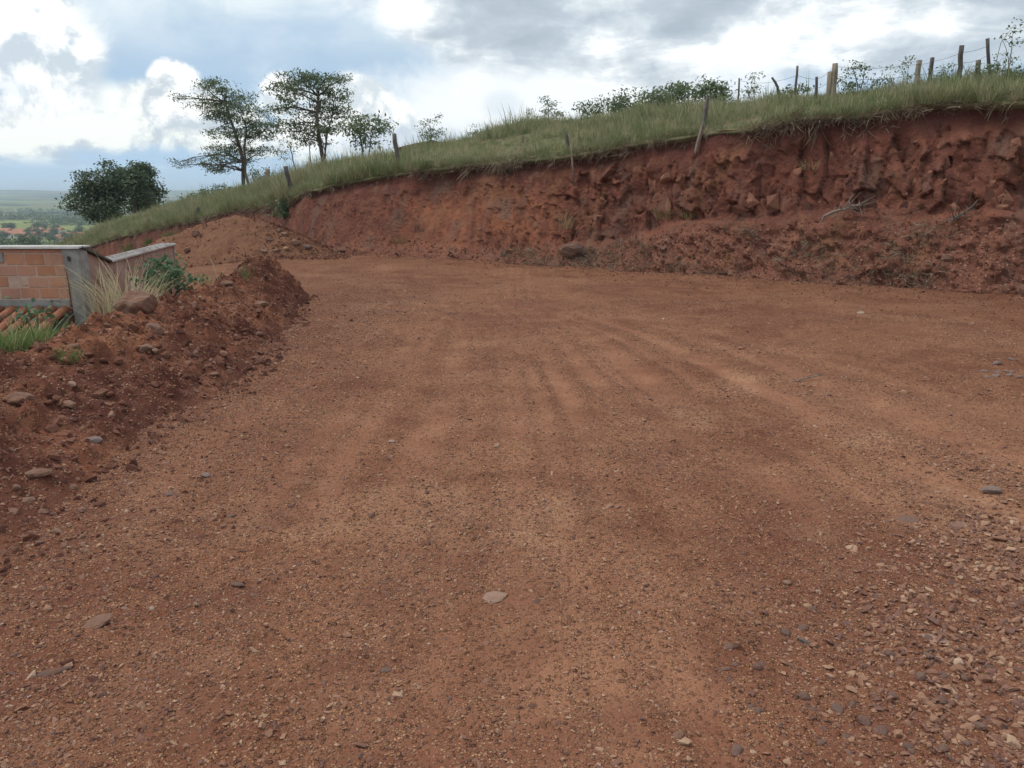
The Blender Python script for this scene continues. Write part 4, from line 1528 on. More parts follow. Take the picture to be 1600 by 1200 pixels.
    for i, (px, py, r, mt, shp, lab) in enumerate(L):
        p = on_surface(px, py)
        size = 2 * r * m_per_px(p[1]) * 0.92
        tilt = (random.uniform(-.12, .12), random.uniform(-.12, .12), random.uniform(-.5, .5))
        if 'tilted brown slab' in lab:
            tilt = (0.30, -0.35, 0.55)
        if 'long dark' in lab:
            tilt = (0.1, -0.1, 0.45)
        rock('stone', p, size, M[mt], lab, 'boulder' if r > 17 and 'ridge' in lab else 'stone', None, shp, i % 6, tilt, sink=0.26 if r < 22 else 0.2)
    # dark hollow washed out under the big boulder: a shallow scoop of dark soil
    # sliver of wood on the road
    p = on_surface(1262, 1008)
    s = MB()
    s.box((0, 0, 0), (0.075, 0.013, 0.010), 0, 0.002)
    tag(s.build('wood_splinter', M['post_dark'], loc=(p[0], p[1], p[2] + 0.008), rot=(0.1, 0.08, -0.75)), 'thin dark wood splinter lying on gravel at lower right', 'splinter')
    p = on_surface(1262, 596)
    s = MB()
    s.tube([(-.16, 0, 0), (0, .01, .02), (.15, -.01, .045)], [.008, .008, .005], 5)
    tag(s.build('dry_twig', M['plank'], loc=(p[0], p[1], p[2] + 0.012), rot=(0, 0, 0.35)), 'pale dry twig lying on the road right of the tracks', 'twig')
    # the pile's boulders
    for (px, py, r, mt, lab) in [(307, 366, 11, 'brown_stone', 'brown boulder on the left flank of the dirt pile'), (365, 341, 6, 'brown_stone', 'stone on the very top of the dirt pile'),
                                 (462, 381, 11, 'brown_stone', 'brown boulder right of the dirt pile, largest there'), (481, 387, 9, 'grey_stone', 'grey boulder standing at the right toe of the dirt pile'),
                                 (447, 390, 8, 'tan_stone', 'pale boulder low on the right flank of the pile'), (432, 393, 8, 'brown_stone', 'brown stone left of the pale boulder by the pile'),
                                 (413, 394, 9, 'brown_stone', 'brown stone at the front right base of the pile'), (445, 367, 8, 'brown_stone', 'brown stone high on the right flank of the pile'),
                                 (421, 376, 7, 'dark_stone', 'dark stone among rubble on the right flank of the pile'), (436, 361, 7, 'brown_stone', 'brown stone on the right shoulder of the pile'),
                                 (292, 391, 8, 'brown_stone', 'brown stone on the front of the pile above the plants')]:
        q = None
        pts = np.array([0, 0, CAMH]) + pix_dir(px, py) * (np.linspace(18.5, 25.5, 500) / pix_dir(px, py)[1])[:, None]
        hit = np.nonzero(pts[:, 2] <= H0(pts[:, 0], pts[:, 1]) + np.maximum(0, pile_h(pts[:, 0], pts[:, 1])))[0]
        if len(hit):
            q = pts[hit[0]]
        if q is None:
            q = P(px, py, 22.0)
            q[2] = float(H0(q[0], q[1])) + max(0.0, float(pile_h(q[0], q[1])))
        rock('stone', q, 1.45 * r * m_per_px(q[1]), M[mt], lab, 'boulder', None, (1, .85, .75), None, None, sink=0.4)
    # boulders at the foot of the bank
    for (px, py, r, mt, lab) in [(897, 398, 21, 'dark_stone', 'grey black boulder at the bank foot below the dry straw tuft'), (1035, 390, 7, 'brown_stone', 'brown stone in the talus left of the hanging plank'), (1480, 405, 9, 'brown_stone', 'brown block in the talus at right')]:
        u = u_of_px(px)
        i = int(np.argmin(np.abs(COLPX - px)))
        # nearest bank vertex along the ray
        d = pix_dir(px, py)
        d = d / np.linalg.norm(d)
        sub = bpos[max(0, i - 60):i + 60, :60].reshape(-1, 3) - np.array([0, 0, CAMH])
        tt = sub @ d
        dist = np.linalg.norm(sub - tt[:, None] * d, axis=1)
        q = sub[np.argmin(dist)] + np.array([0, 0, CAMH])
        rock('stone', q, 2 * r * m_per_px(q[1]), M[mt], lab, 'boulder', None, (1.1, .8, .7), None, None, sink=0.3)


build_named_stones()


FIELD = []
ANCHORS = [(145, 690, 'flat grey stone at the ridge foot'), (150, 980, 'tilted brown slab'), (411, 1122, 'pale tan angular stone'), (770, 932, 'pinkish worn rock'),
           (1462, 998, 'pale worn slab'), (1548, 770, 'grey stone by the rut'), (1415, 815, 'broken flat slab'), (62, 745, 'larger brown stone at the left edge'),
           (105, 638, 'light brown ridge stone'), (108, 566, 'grass tuft on the ridge'), (241, 522, 'rounded boulder'), (212, 487, 'largest ridge boulder'),
           (92, 516, 'long low boulder'), (355, 446, 'far ridge boulder'), (405, 478, 'flat stone with shadow'), (403, 524, 'far ridge foot stone'), (335, 587, 'middle ridge foot stone'),
           (1262, 1008, 'wood splinter'), (1180, 1068, 'angular stone left of the corner gravel'), (1262, 948, 'tan pebble'), (28, 628, 'big brown stone near the left edge')]


def label_fields():
    """say of each counted stone what it lies beside; look-alikes that share a place keep one label"""
    want = {}
    for o, px, py, s, lab in FIELD:
        near = sorted(ANCHORS, key=lambda a: math.hypot(a[0] - px, (a[1] - py) * 1.4))[:2]
        opts = []
        hue = lab.split(' stone')[0]
        big = 'larger' if s > 0.07 or (s > 0.05 and py > 930) else 'small'
        for a in near:
            dx, dy = px - a[0], py - a[1]
            side = ('right of' if dx > 0 else 'left of') if abs(dx) > abs(dy) * 1.6 else ('in front of' if dy > 0 else 'behind')
            d = math.hypot(dx, dy)
            how = 'close ' if d < 55 else ('' if d < 120 else 'well ')
            opts.append('%s %s stone %s%s the %s' % (big, hue, how, side, a[2]))
            diag = ('right' if dx > 0 else 'left') + (' and in front of' if dy > 0 else ' and behind')
            opts.append('%s %s stone %sto the %s the %s' % (big, hue, how, diag, a[2]))
        want[o.name] = opts
    used = {}
    for o, px, py, s, lab in FIELD:
        for q in want[o.name]:
            if q not in used and len(q.split()) <= 16:
                o['label'] = q
                used[q] = o
                break
        else:
            o['label'] = lab


def build_stone_fields():
    """countable stones that nothing tells apart, kept apart by where they lie"""
    r = np.random.default_rng(21)
    regions = [
        ('coarse gravel stones in the lower right corner', 'purple brown stone lying in the coarse gravel of the lower right corner', 'dark_stone',
         lambda: (r.uniform(1120, 1600), r.uniform(940, 1190)), 60, (0.030, 0.066), 'gravel'),
        ('stones by the right picture edge', 'brown stone in the gravel strip by the right edge, above the corner', 'gravel',
         lambda: (r.uniform(1330, 1600), r.uniform(780, 930)), 34, (0.030, 0.060), 'gravel'),
        ('grey stones at the far right edge of the road', 'grey stone in the small heap at the right edge of the road', 'grey_stone',
         lambda: (r.uniform(1525, 1600), r.uniform(558, 592)), 12, (0.05, 0.10), 'grey'),
        ('stones in the rubble at the left edge', 'brown stone in the rubble fan at the left picture edge', 'brown_stone',
         lambda: (r.uniform(0, 140), r.uniform(690, 870)), 30, (0.035, 0.075), 'brown'),
        ('stones on the soil ridge', 'reddish stone half buried in the loose soil ridge', 'rubble',
         lambda: (r.uniform(60, 440), r.uniform(470, 660)), 70, (0.05, 0.12), 'rubble'),
    ]
    for grp, lab, mt, pick, n, (s0, s1), _ in regions:
        k = 0
        tries = 0
        while k < n and tries < n * 8:
            tries += 1
            px, py = pick()
            if 'ridge' in lab:
                # keep to the ridge itself
                p = on_surface(px, py)
                if not (-4.3 < p[0] < -2.45 and p[2] > 0.06 and p[1] < 12.6):
                    continue
            else:
                p = on_surface(px, py)
            s = s0 + (s1 - s0) * r.beta(1.3, 2.2)
            shp = ((1.15, .8, .6), (1.0, .85, .75), (1.25, .75, .55))[int(r.integers(0, 3))]
            o = rock('stone', p, s, M[mt], lab, 'stone', grp, shp, int(r.integers(0, 5)), (r.normal(0, .25), r.normal(0, .25), r.uniform(0, 6.28)), sink=0.32)
            FIELD.append((o, px, py, s, lab))
            k += 1


build_stone_fields()
label_fields()


def build_bank_rocks():
    """jointed rock blocks that stand proud of the cut face, each a part of the bank"""
    r = np.random.default_rng(31)
    forms = [hull_mesh('rock', 12, ((.62, .5, 1.25), (.8, .5, 1.0), (1.0, .6, .75), (.5, .45, 1.5))[i % 4], 60 + i, M['bankrock']) for i in range(10)]
    n = 0
    while n < 120:
        i = int(r.integers(0, len(U)))
        if COLPX[i] < 820 + 130 * r.uniform() or COLPX[i] > 1750:
            continue
        v = r.uniform(LEDGE[i] + 0.05, 0.80)
        j = int(v * (NV - 1))
        p = bpos[i, j]
        s = r.uniform(0.13, 0.46) * (1.0 if r.uniform() < 0.7 else 1.35)
        o = link('rock', forms[int(r.integers(0, len(forms)))], bank)
        ang = math.atan2(OUT[i][1], OUT[i][0]) + math.pi / 2
        o.rotation_euler = (r.normal(0, .14), r.normal(0, .22), ang + r.normal(0, .3))
        o.scale = (s, s * 0.8, s)
        o.location = (p[0] - OUT[i][0] * s * 0.13, p[1] - OUT[i][1] * s * 0.13, p[2])
        n += 1


build_bank_rocks()


# ------------------------------------------------------------------ grass
def tuft_mesh(name, blades, hgt, spread, width, seed, mat, droop=0.5, segs=3):
    r = np.random.default_rng(seed)
    V, F, A = [], [], []
    for b in range(blades):
        a = r.uniform(0, 6.283)
        rad = spread * math.sqrt(r.uniform()) * 0.5
        bx, by = rad * math.cos(a), rad * math.sin(a)
        h = hgt * r.uniform(0.5, 1.0)
        la = a + r.normal(0, 0.7)
        lean = r.uniform(0.1, 0.45)
        dr = droop * r.uniform(0.3, 1.2)
        w = width * r.uniform(0.6, 1.2)
        wx, wy = -math.sin(la + r.normal(0, .5)) * w / 2, math.cos(la) * w / 2
        k = len(V)
        lr = r.uniform()
        for s in range(segs + 1):
            q = s / segs
            out = h * (lean * q + dr * q * q * 0.6)
            zz = h * (q - 0.35 * dr * q * q)
            cx, cy = bx + out * math.cos(la), by + out * math.sin(la)
            tw = 1 - q
            if s == segs:
                V.append((cx, cy, zz))
                A.append(lr)
            else:
                ww = (0.45 + 0.55 * tw)
                V.append((cx - wx * ww, cy - wy * ww, zz))
                V.append((cx + wx * ww, cy + wy * ww, zz))
                A += [lr, lr]
        for s in range(segs - 1):
            c = k + 2 * s
            F.append((c, c + 1, c + 3, c + 2))
        c = k + 2 * (segs - 1)
        F.append((c, c + 1, c + 2))
    me = bpy.data.meshes.new(name)
    me.from_pydata(V, [], F)
    at = me.attributes.new('leafr', 'FLOAT', 'POINT')
    at.data.foreach_set('value', np.array(A, np.float32))
    me.materials.append(mat)
    return me


HG = proto_coll('hill_tufts', [tuft_mesh('tuft', 26, 0.42, 0.34, 0.013, 400 + i, M['grass'], 0.6) for i in range(5)] + [tuft_mesh('tuft', 12, 0.62, 0.25, 0.011, 420 + i, M['grass'], 0.35) for i in range(3)])
LG = proto_coll('lush_tufts', [tuft_mesh('tuft', 26, 0.34, 0.24, 0.010, 440 + i, M['lush'], 0.8, 4) for i in range(5)])
SG = proto_coll('straw_tufts', [tuft_mesh('straw', 14, 0.55, 0.22, 0.007, 460 + i, M['straw'], 1.2, 5) for i in range(4)])
RG = proto_coll('root_tufts', [tuft_mesh('roots', 9, 0.34, 0.20, 0.014, 480 + i, M['root'], 0.9, 4) for i in range(5)])


def build_hill_grass():
    r = np.random.default_rng(41)
    n = 30000
    d = np.hypot(CR[:, 0], CR[:, 1])
    ui = r.integers(0, len(U), n)
    w = r.uniform(0, 1, n) ** 0.85 * 1.12
    w = np.where(r.uniform(0, 1, n) < 0.16, r.uniform(0, 0.05, n), w)
    pos = np.zeros((n, 3))
    # evaluate in blocks of equal w
    wq = np.round(w / 0.02).astype(int)
    for q in np.unique(wq):
        m = wq == q
        pos[m] = hill_surface(ui[m], np.array([q * 0.02]))[:, 0, :]
    jit = r.normal(0, 0.10, (n, 2))
    pos[:, :2] += jit
    sc = r.uniform(0.55, 1.15, n) * (0.75 + 0.4 * fbm(pos[:, 0], pos[:, 1], 0.45, 3, 51))
    sc *= np.clip(0.62 + 0.02 * np.hypot(pos[:, 0], pos[:, 1]), 0.85, 1.3)
    bare = fbm(pos[:, 0], pos[:, 1], 0.6, 4, 52)
    sc = sc * (0.42 + 0.75 * sst(-0.5, 0.35, bare)) * np.where(r.uniform(0, 1, n) < 0.05, 1.6, 1.0)
    rot = np.stack([r.normal(0, .12, n), r.normal(0, .12, n), r.uniform(0, 6.28, n)], 1)
    o = scatter('hill_grass', pos, rot, np.stack([sc, sc, sc * r.uniform(.8, 1.15, n)], 1), r.integers(0, 8, n), HG)
    tag(o, 'olive and straw coloured grass covering the hillside')
    # roots and dead grass hanging from the turf edge
    n = 5200
    ui = r.integers(0, len(U), n)
    p = CR[ui].copy()
    dens = sst(-0.10, 0.45, fbm(U[ui], U[ui] * 0, 1.3, 4, 53))
    keep = r.uniform(0, 1, n) < 0.20 + 0.80 * dens
    ui, p = ui[keep], p[keep]
    n = len(ui)
    p[:, :2] += OUT[ui] * r.uniform(-0.05, 0.14, n)[:, None]
    p[:, 2] -= r.exponential(0.09, n) - 0.03
    ang = np.arctan2(OUT[ui][:, 1], OUT[ui][:, 0])
    # tip the tuft out and down over the edge
    pit = r.uniform(1.3, 2.7, n)
    rot = np.stack([np.zeros(n), pit, ang + r.normal(0, .5, n)], 1)
    s = r.uniform(0.25, 0.85, n) * np.where(r.uniform(0, 1, n) < 0.10, 1.9, 1.0)
    o = scatter('dry_roots', p, rot, np.stack([s, s, s], 1), r.integers(0, 5, n), RG)
    tag(o, 'dry roots and dead grass hanging over the bank edge')


build_hill_grass()


def build_lip_tufts():
    r = np.random.default_rng(46)
    n = 1500
    ui = r.integers(0, len(U), n)
    k = r.uniform(0, 1, n) < sst(-0.1, 0.5, fbm(U[ui], U[ui] * 0, 2.2, 3, 68))
    ui = ui[k]
    n = len(ui)
    p = CR[ui].copy()
    p[:, :2] += OUT[ui] * r.uniform(0.0, 0.14, n)[:, None]
    p[:, 2] -= r.uniform(0.0, 0.10, n)
    ang = np.arctan2(OUT[ui][:, 1], OUT[ui][:, 0])
    rot = np.stack([np.zeros(n), r.uniform(0.7, 1.9, n), ang + r.normal(0, .5, n)], 1)
    sc = r.uniform(0.5, 1.25, n)
    o = scatter('overhanging_grass', p, rot, np.stack([sc, sc, sc], 1), r.integers(0, 8, n), HG)
    tag(o, 'green and dry grass tufts drooping over the bank edge')
    # low broad-leaved weeds growing through the grass
    cl = []
    n = 260
    ui = r.integers(0, len(U), n)
    for i in ui:
        w = r.uniform(0.02, 1.0)
        q = hill_surface(np.array([i]), np.array([w]))[0, 0]
        if fbm(np.array([q[0]]), np.array([q[1]]), 0.35, 2, 69)[0] < -0.05:
            continue
        s_ = r.uniform(0.10, 0.30)
        cl.append((q + np.array([0, 0, 0.16 + s_ * 0.5]), (s_ * 1.2, s_ * 1.2, s_), s_ ** 2))
    V, F, A = leaf_cloud(cl, 9000, 0.075, 47, aspect=0.55)
    o = link('hill_weeds', mesh_np('hill_weeds', V, F, M['leaf_weed'], False, {'leafr': A}))
    tag(o, 'low leafy weeds mixed into the hillside grass', None, None, 'stuff')


def build_talus_roots():
    r = np.random.default_rng(43)
    n = 5200
    ui = r.integers(0, len(U), n)
    vv = r.uniform(0.02, 1, n) * (LEDGE[ui] + 0.04)
    k = (ROCK[ui] > 0.3) & (fbm(U[ui], vv * 3, 0.7, 3, 67) > -0.05)
    ui, vv = ui[k], vv[k]
    n = len(ui)
    p = bpos[ui, (vv * (NV - 1)).astype(int)]
    ang = np.arctan2(OUT[ui][:, 1], OUT[ui][:, 0])
    rot = np.stack([r.normal(0, .3, n), r.uniform(0.5, 2.2, n), ang + r.normal(0, 1.0, n)], 1)
    s = r.uniform(0.3, 0.85, n)
    o = scatter('talus_roots', p, rot, np.stack([s, s, s], 1), r.integers(0, 5, n), RG)
    tag(o, 'dry root bits and dead grass fallen on the talus')


build_talus_roots()


def build_left_grass():
    r = np.random.default_rng(42)
    n = 5200
    x = r.uniform(-8.5, -3.85, n)
    y = r.uniform(3.6, 9.4, n)
    z = surf_zs(x, y)
    bz = H0(x, y)
    # green starts where the loose soil thins out on the far side of the ridge
    k = (x < -3.78 + 0.22 * fbm(x, y, 0.9, 3, 57) - 0.32 * sst(5.8, 7.2, y))
    x, y, z = x[k], y[k], z[k]
    n = len(x)
    s = r.uniform(0.45, 1.0, n) * (1 - 0.45 * sst(6.4, 7.6, y))
    rot = np.stack([r.normal(0, .15, n), r.normal(0, .15, n), r.uniform(0, 6.28, n)], 1)
    o = scatter('verge_grass', np.stack([x, y, z], 1), rot, np.stack([s, s, s], 1), r.integers(0, 5, n), LG)
    tag(o, 'lush green grass behind the soil ridge at left')
    n = 380
    x = r.uniform(-7.0, -4.25, n)
    y = r.uniform(5.0, 9.0, n)
    k = fbm(x, y, 0.5, 2, 58) > -0.2
    x, y = x[k], y[k]
    n = len(x)
    z = surf_zs(x, y)
    s = r.uniform(0.5, 1.05, n) * (1 - 0.4 * sst(6.4, 7.6, y))
    o = scatter('dry_straw', np.stack([x, y, z], 1), np.stack([r.normal(0, .3, n), r.normal(0, .3, n), r.uniform(0, 6.28, n)], 1), np.stack([s, s, s], 1), r.integers(0, 4, n), SG)
    tag(o, 'dry straw stalks among the green grass at left')
    # weeds on the flank below the crest, far left
    n = 1800
    ui = r.integers(int(np.argmin(np.abs(COLPX - 330))), len(U), n)
    v = r.uniform(0.0, 0.6, n)
    pts = bpos[ui, (v * (NV - 1)).astype(int)]
    k = fbm(U[ui], v * 3, 0.35, 3, 59) > -0.05
    pts = pts[k]
    n = len(pts)
    s = r.uniform(0.6, 1.5, n)
    o = scatter('bank_weeds', pts, np.stack([r.normal(0, .3, n), r.normal(0, .3, n), r.uniform(0, 6.28, n)], 1), np.stack([s, s, s], 1), r.integers(0, 5, n), LG)
    tag(o, 'green weeds growing on the far end of the bank')


build_left_grass()


def bank_hit(px, py):
    i = int(np.argmin(np.abs(COLPX - px)))
    d = pix_dir(px, py)
    d = d / np.linalg.norm(d)
    lo, hi_ = max(0, i - 60), min(len(U), i + 60)
    sub = bpos[lo:hi_].reshape(-1, 3) - np.array([0, 0, CAMH])
    tt = sub @ d
    k = int(np.argmin(np.linalg.norm(sub - tt[:, None] * d, axis=1)))
    return sub[k] + np.array([0, 0, CAMH]), lo + k // NV


def clump(p, label, mats, n, hgt, spread, width, seed, droop=0.6, rz=0, rot=(0, 0, 0), cat='grass tuft', name='grass_tuft'):
    me = tuft_mesh(name, n, hgt, spread, width, seed, mats, droop, 4)
    o = link(name, me, None, tuple(p), rot)
    tag(o, label, cat)
    return o


def build_clumps():
    for (px, py, h, n, sp, mt, dr, lab) in [
        (1040, 340, 0.34, 60, 0.35, 'lush', 0.4, 'green grass tuft on the bank ledge, left of the pair'),
        (1078, 340, 0.26, 40, 0.26, 'lush', 0.5, 'small green grass tuft on the bank ledge, right of the pair'),
        (884, 356, 0.62, 60, 0.30, 'straw', 0.7, 'pale dry straw tuft hanging half way up the bank'),
        (1265, 262, 0.35, 40, 0.35, 'straw', 1.1, 'straw coloured tuft high on the right rock face'),
        (625, 378, 0.3, 40, 0.5, 'lush', 0.5, 'dull green tuft low on the bank left of centre'),
        (665, 360, 0.45, 50, 0.7, 'root', 0.5, 'grey green weeds low on the soft bank'),
        (985, 295, 0.35, 24, 0.4, 'root', 1.2, 'dry root tangle hanging under the crest left of the plank'),
    ]:
        p, i = bank_hit(px, py)
        clump(p + np.array([OUT[i][0] * .05, OUT[i][1] * .05, -0.03]), lab, M[mt], n, h, sp, 0.011, px, dr)
    for (px, py, h, n, sp, mt, dr, lab) in [
        (108, 566, 0.16, 60, 0.14, 'lush', 0.7, 'small pale green tuft on the near slope of the ridge'),
        (138, 560, 0.11, 16, 0.10, 'straw', 0.9, 'tiny dry tuft right of the small green tuft'),
        (384, 436, 0.30, 26, 0.16, 'lush', 0.5, 'thin green tuft on the ridge crest near its far end'),
        (322, 444, 0.24, 70, 0.5, 'lush', 0.6, 'low green tuft at the ridge crest right of the leafy plant'),
        (342, 440, 0.45, 8, 0.15, 'straw', 0.5, 'few dry stalks on the ridge crest right of the leafy plant'),
    ]:
        p = on_surface(px, py)
        clump(p, lab, M[mt], n, h, sp, 0.008, px + 1, dr)
    # big straw tussock against the side wall
    for (px, py, h, n, sp, lab, Y) in [(200, 455, 0.85, 190, 0.6, 'bushy dry straw tussock on the ridge crest against the house side', 8.6),
                                       (165, 468, 0.95, 30, 0.3, 'tall bent straw stalks at the house corner', 8.0),
                                       (30, 512, 0.5, 110, 0.8, 'dry straw tussock at the left edge below the brick wall', 7.3)]:
        p = P(px, py + 20, Y)
        p[2] = surf_z(p[0], p[1]) if py < 480 else p[2]
        p = P(px, py + 20, Y)
        p[2] = max(p[2] - 0.15, surf_z(p[0], p[1]) - 0.02) if p[2] > surf_z(p[0], p[1]) else surf_z(p[0], p[1])
        clump(p, lab, M['straw'], n, h, sp, 0.009, px + 3, 1.0, cat='straw tussock', name='straw_tussock')


build_clumps()


# ------------------------------------------------------------------ leaves, shrubs, trees
def leaf_cloud(clumps, n, size, seed, droop=0.2, aspect=0.45, shell=0.55):
    """leaves as folded diamonds spread through ellipsoids; clumps: (centre, radii, weight)"""
    r = np.random.default_rng(seed)
    w = np.array([c[2] for c in clumps], float)
    cnt = np.maximum(1, (n * w / w.sum()).astype(int))
    Vs, A = [], []
    for (c, rad, _), k in zip(clumps, cnt):
        d = r.normal(size=(k, 3))
        d /= np.linalg.norm(d, axis=1)[:, None]
        q = r.uniform(0, 1, k) ** (1 / 3.0)
        q = np.where(r.uniform(0, 1, k) < shell, 0.72 + 0.30 * r.uniform(0, 1, k), q)
        # sub-sprays: leaves gather in small bunches
        nb = max(3, k // 26)
        bc = d[:nb] * q[:nb, None]
        pick = r.integers(0, nb, k)
        ctr = bc[pick] * np.array(rad) + r.normal(0, size, (k, 3)) * np.array([1.35, 1.35, 0.6])
        ctr = ctr + np.array(c)
        L = size * r.uniform(0.6, 1.25, k)
        dirv = d * np.array([1, 1, 0.5]) + r.normal(0, 0.6, (k, 3)) + np.array([0, 0, -droop])
        dirv /= np.linalg.norm(dirv, axis=1)[:, None]
        sd_ = np.cross(dirv, r.normal(0, 0.5, (k, 3)) + np.array([0, 0, 1.0]))
        sd_ /= np.linalg.norm(sd_, axis=1)[:, None] + 1e-9
        up = np.cross(sd_, dirv)
        a = ctr - dirv * (L / 2)[:, None]
        b = ctr + dirv * (L / 2)[:, None] - up * (L * 0.08)[:, None]
        wv = sd_ * (L * aspect / 2)[:, None]
        lft = ctr + wv + up * (L * 0.08)[:, None]
        rgt = ctr - wv + up * (L * 0.08)[:, None]
        Vs.append(np.stack([a, rgt, b, lft], 1))
        A.append(np.repeat(r.uniform(0, 1, k), 4))
    V = np.concatenate(Vs).reshape(-1, 3)
    F = np.arange(len(V)).reshape(-1, 4)
    return V, F, np.concatenate(A)


def foliage(name, clumps, n, size, seed, mat, parent, **k):
    V, F, A = leaf_cloud(clumps, n, size, seed, **k)
    return link(name, mesh_np(name, V, F, mat, False, {'leafr': A}), parent)


def bend(a, b, k, seed, wob=0.06):
    r = np.random.default_rng(seed)
    a, b = np.array(a, float), np.array(b, float)
    L = np.linalg.norm(b - a)
    pts = []
    off = r.normal(0, wob * L, 3)
    for i in range(k + 1):
        q = i / k
        pts.append(a + (b - a) * q + off * math.sin(math.pi * q) + (r.normal(0, wob * L * 0.25, 3) if 0 < i < k else 0) + np.array([0, 0, 0.06 * L * math.sin(math.pi * q)]))
    return pts


def tree_from_photo(name, label, base_px, base_py, Y, lobes, nleaf, leaf, seed, mat, trunks, depth=1.0, cat='tree', sink=0.15, trunk_r=0.10, forks=None, aspect=0.4, base=None, dense=False):
    """lobes: photo (x, y, rx, ry) of each leaf mass; depth spreads them front to back"""
    r = np.random.default_rng(seed)
    b = P(base_px, base_py, Y) if base is None else np.array(base)
    Yb = b[1]
    k = m_per_px(Yb)
    root = empty(name, tuple(b))
    tag(root, label, cat)
    cl = []
    mid = np.mean([l[0] for l in lobes])
    for (x, y, rx, ry) in lobes:
        c = P(x, y, Yb) - b
        dy = r.uniform(-1, 1) * depth
        cl.append((c + np.array([0, dy, 0]), (rx * k, max(rx, ry) * k * 0.75, ry * k * 0.85), rx * ry))
        if rx * ry > 420 and dense:
            cl.append((c + np.array([r.normal(0, rx * k * .3), -dy + r.uniform(-.4, .4) * depth, r.normal(0, ry * k * .3)]), (rx * k * .75, rx * k * .7, ry * k * .75), rx * ry * 0.45))
    tb = MB()
    tops = []
    for (dx, tx, ty, rr) in trunks:
        top = P(tx, ty, Yb) - b
        pts = bend((dx, 0, -sink), top, 6, seed + int(tx), 0.035)
        tb.tube(pts, list(np.linspace(rr, rr * 0.45, 7)), 7)
        tops.append(pts)
    tb.build('trunk', M['bark'], root, True)
    br = MB()
    for i, (c, rad, w) in enumerate(cl):
        # attach to the nearest trunk point below the clump
        best = None
        for pts in tops:
            for p in pts[2:]:
                q = np.linalg.norm(np.array(p) - c) + (2.5 if p[2] > c[2] else 0)
                if best is None or q < best[0]:
                    best = (q, p)
        a = best[1]
        L = np.linalg.norm(c - a)
        r0 = min(trunk_r * 0.45, 0.02 + 0.014 * L)
        mid_ = bend(a, c, 4, seed + 70 + i, 0.07)
        br.tube(mid_, list(np.linspace(r0, r0 * 0.3, 5)), 5)
        for s in range(3):
            e = c + r.normal(0, 0.55, 3) * np.array(rad)
            br.tube(bend(mid_[2 + (s % 2)], e, 3, seed + 300 + i * 5 + s, 0.08), [r0 * .4, r0 * .3, r0 * .22, r0 * .12], 4)
    br.build('branches', M['bark'], root, True)
    foliage('crown', cl, nleaf, leaf, seed + 1, mat, root, aspect=aspect)
    return root


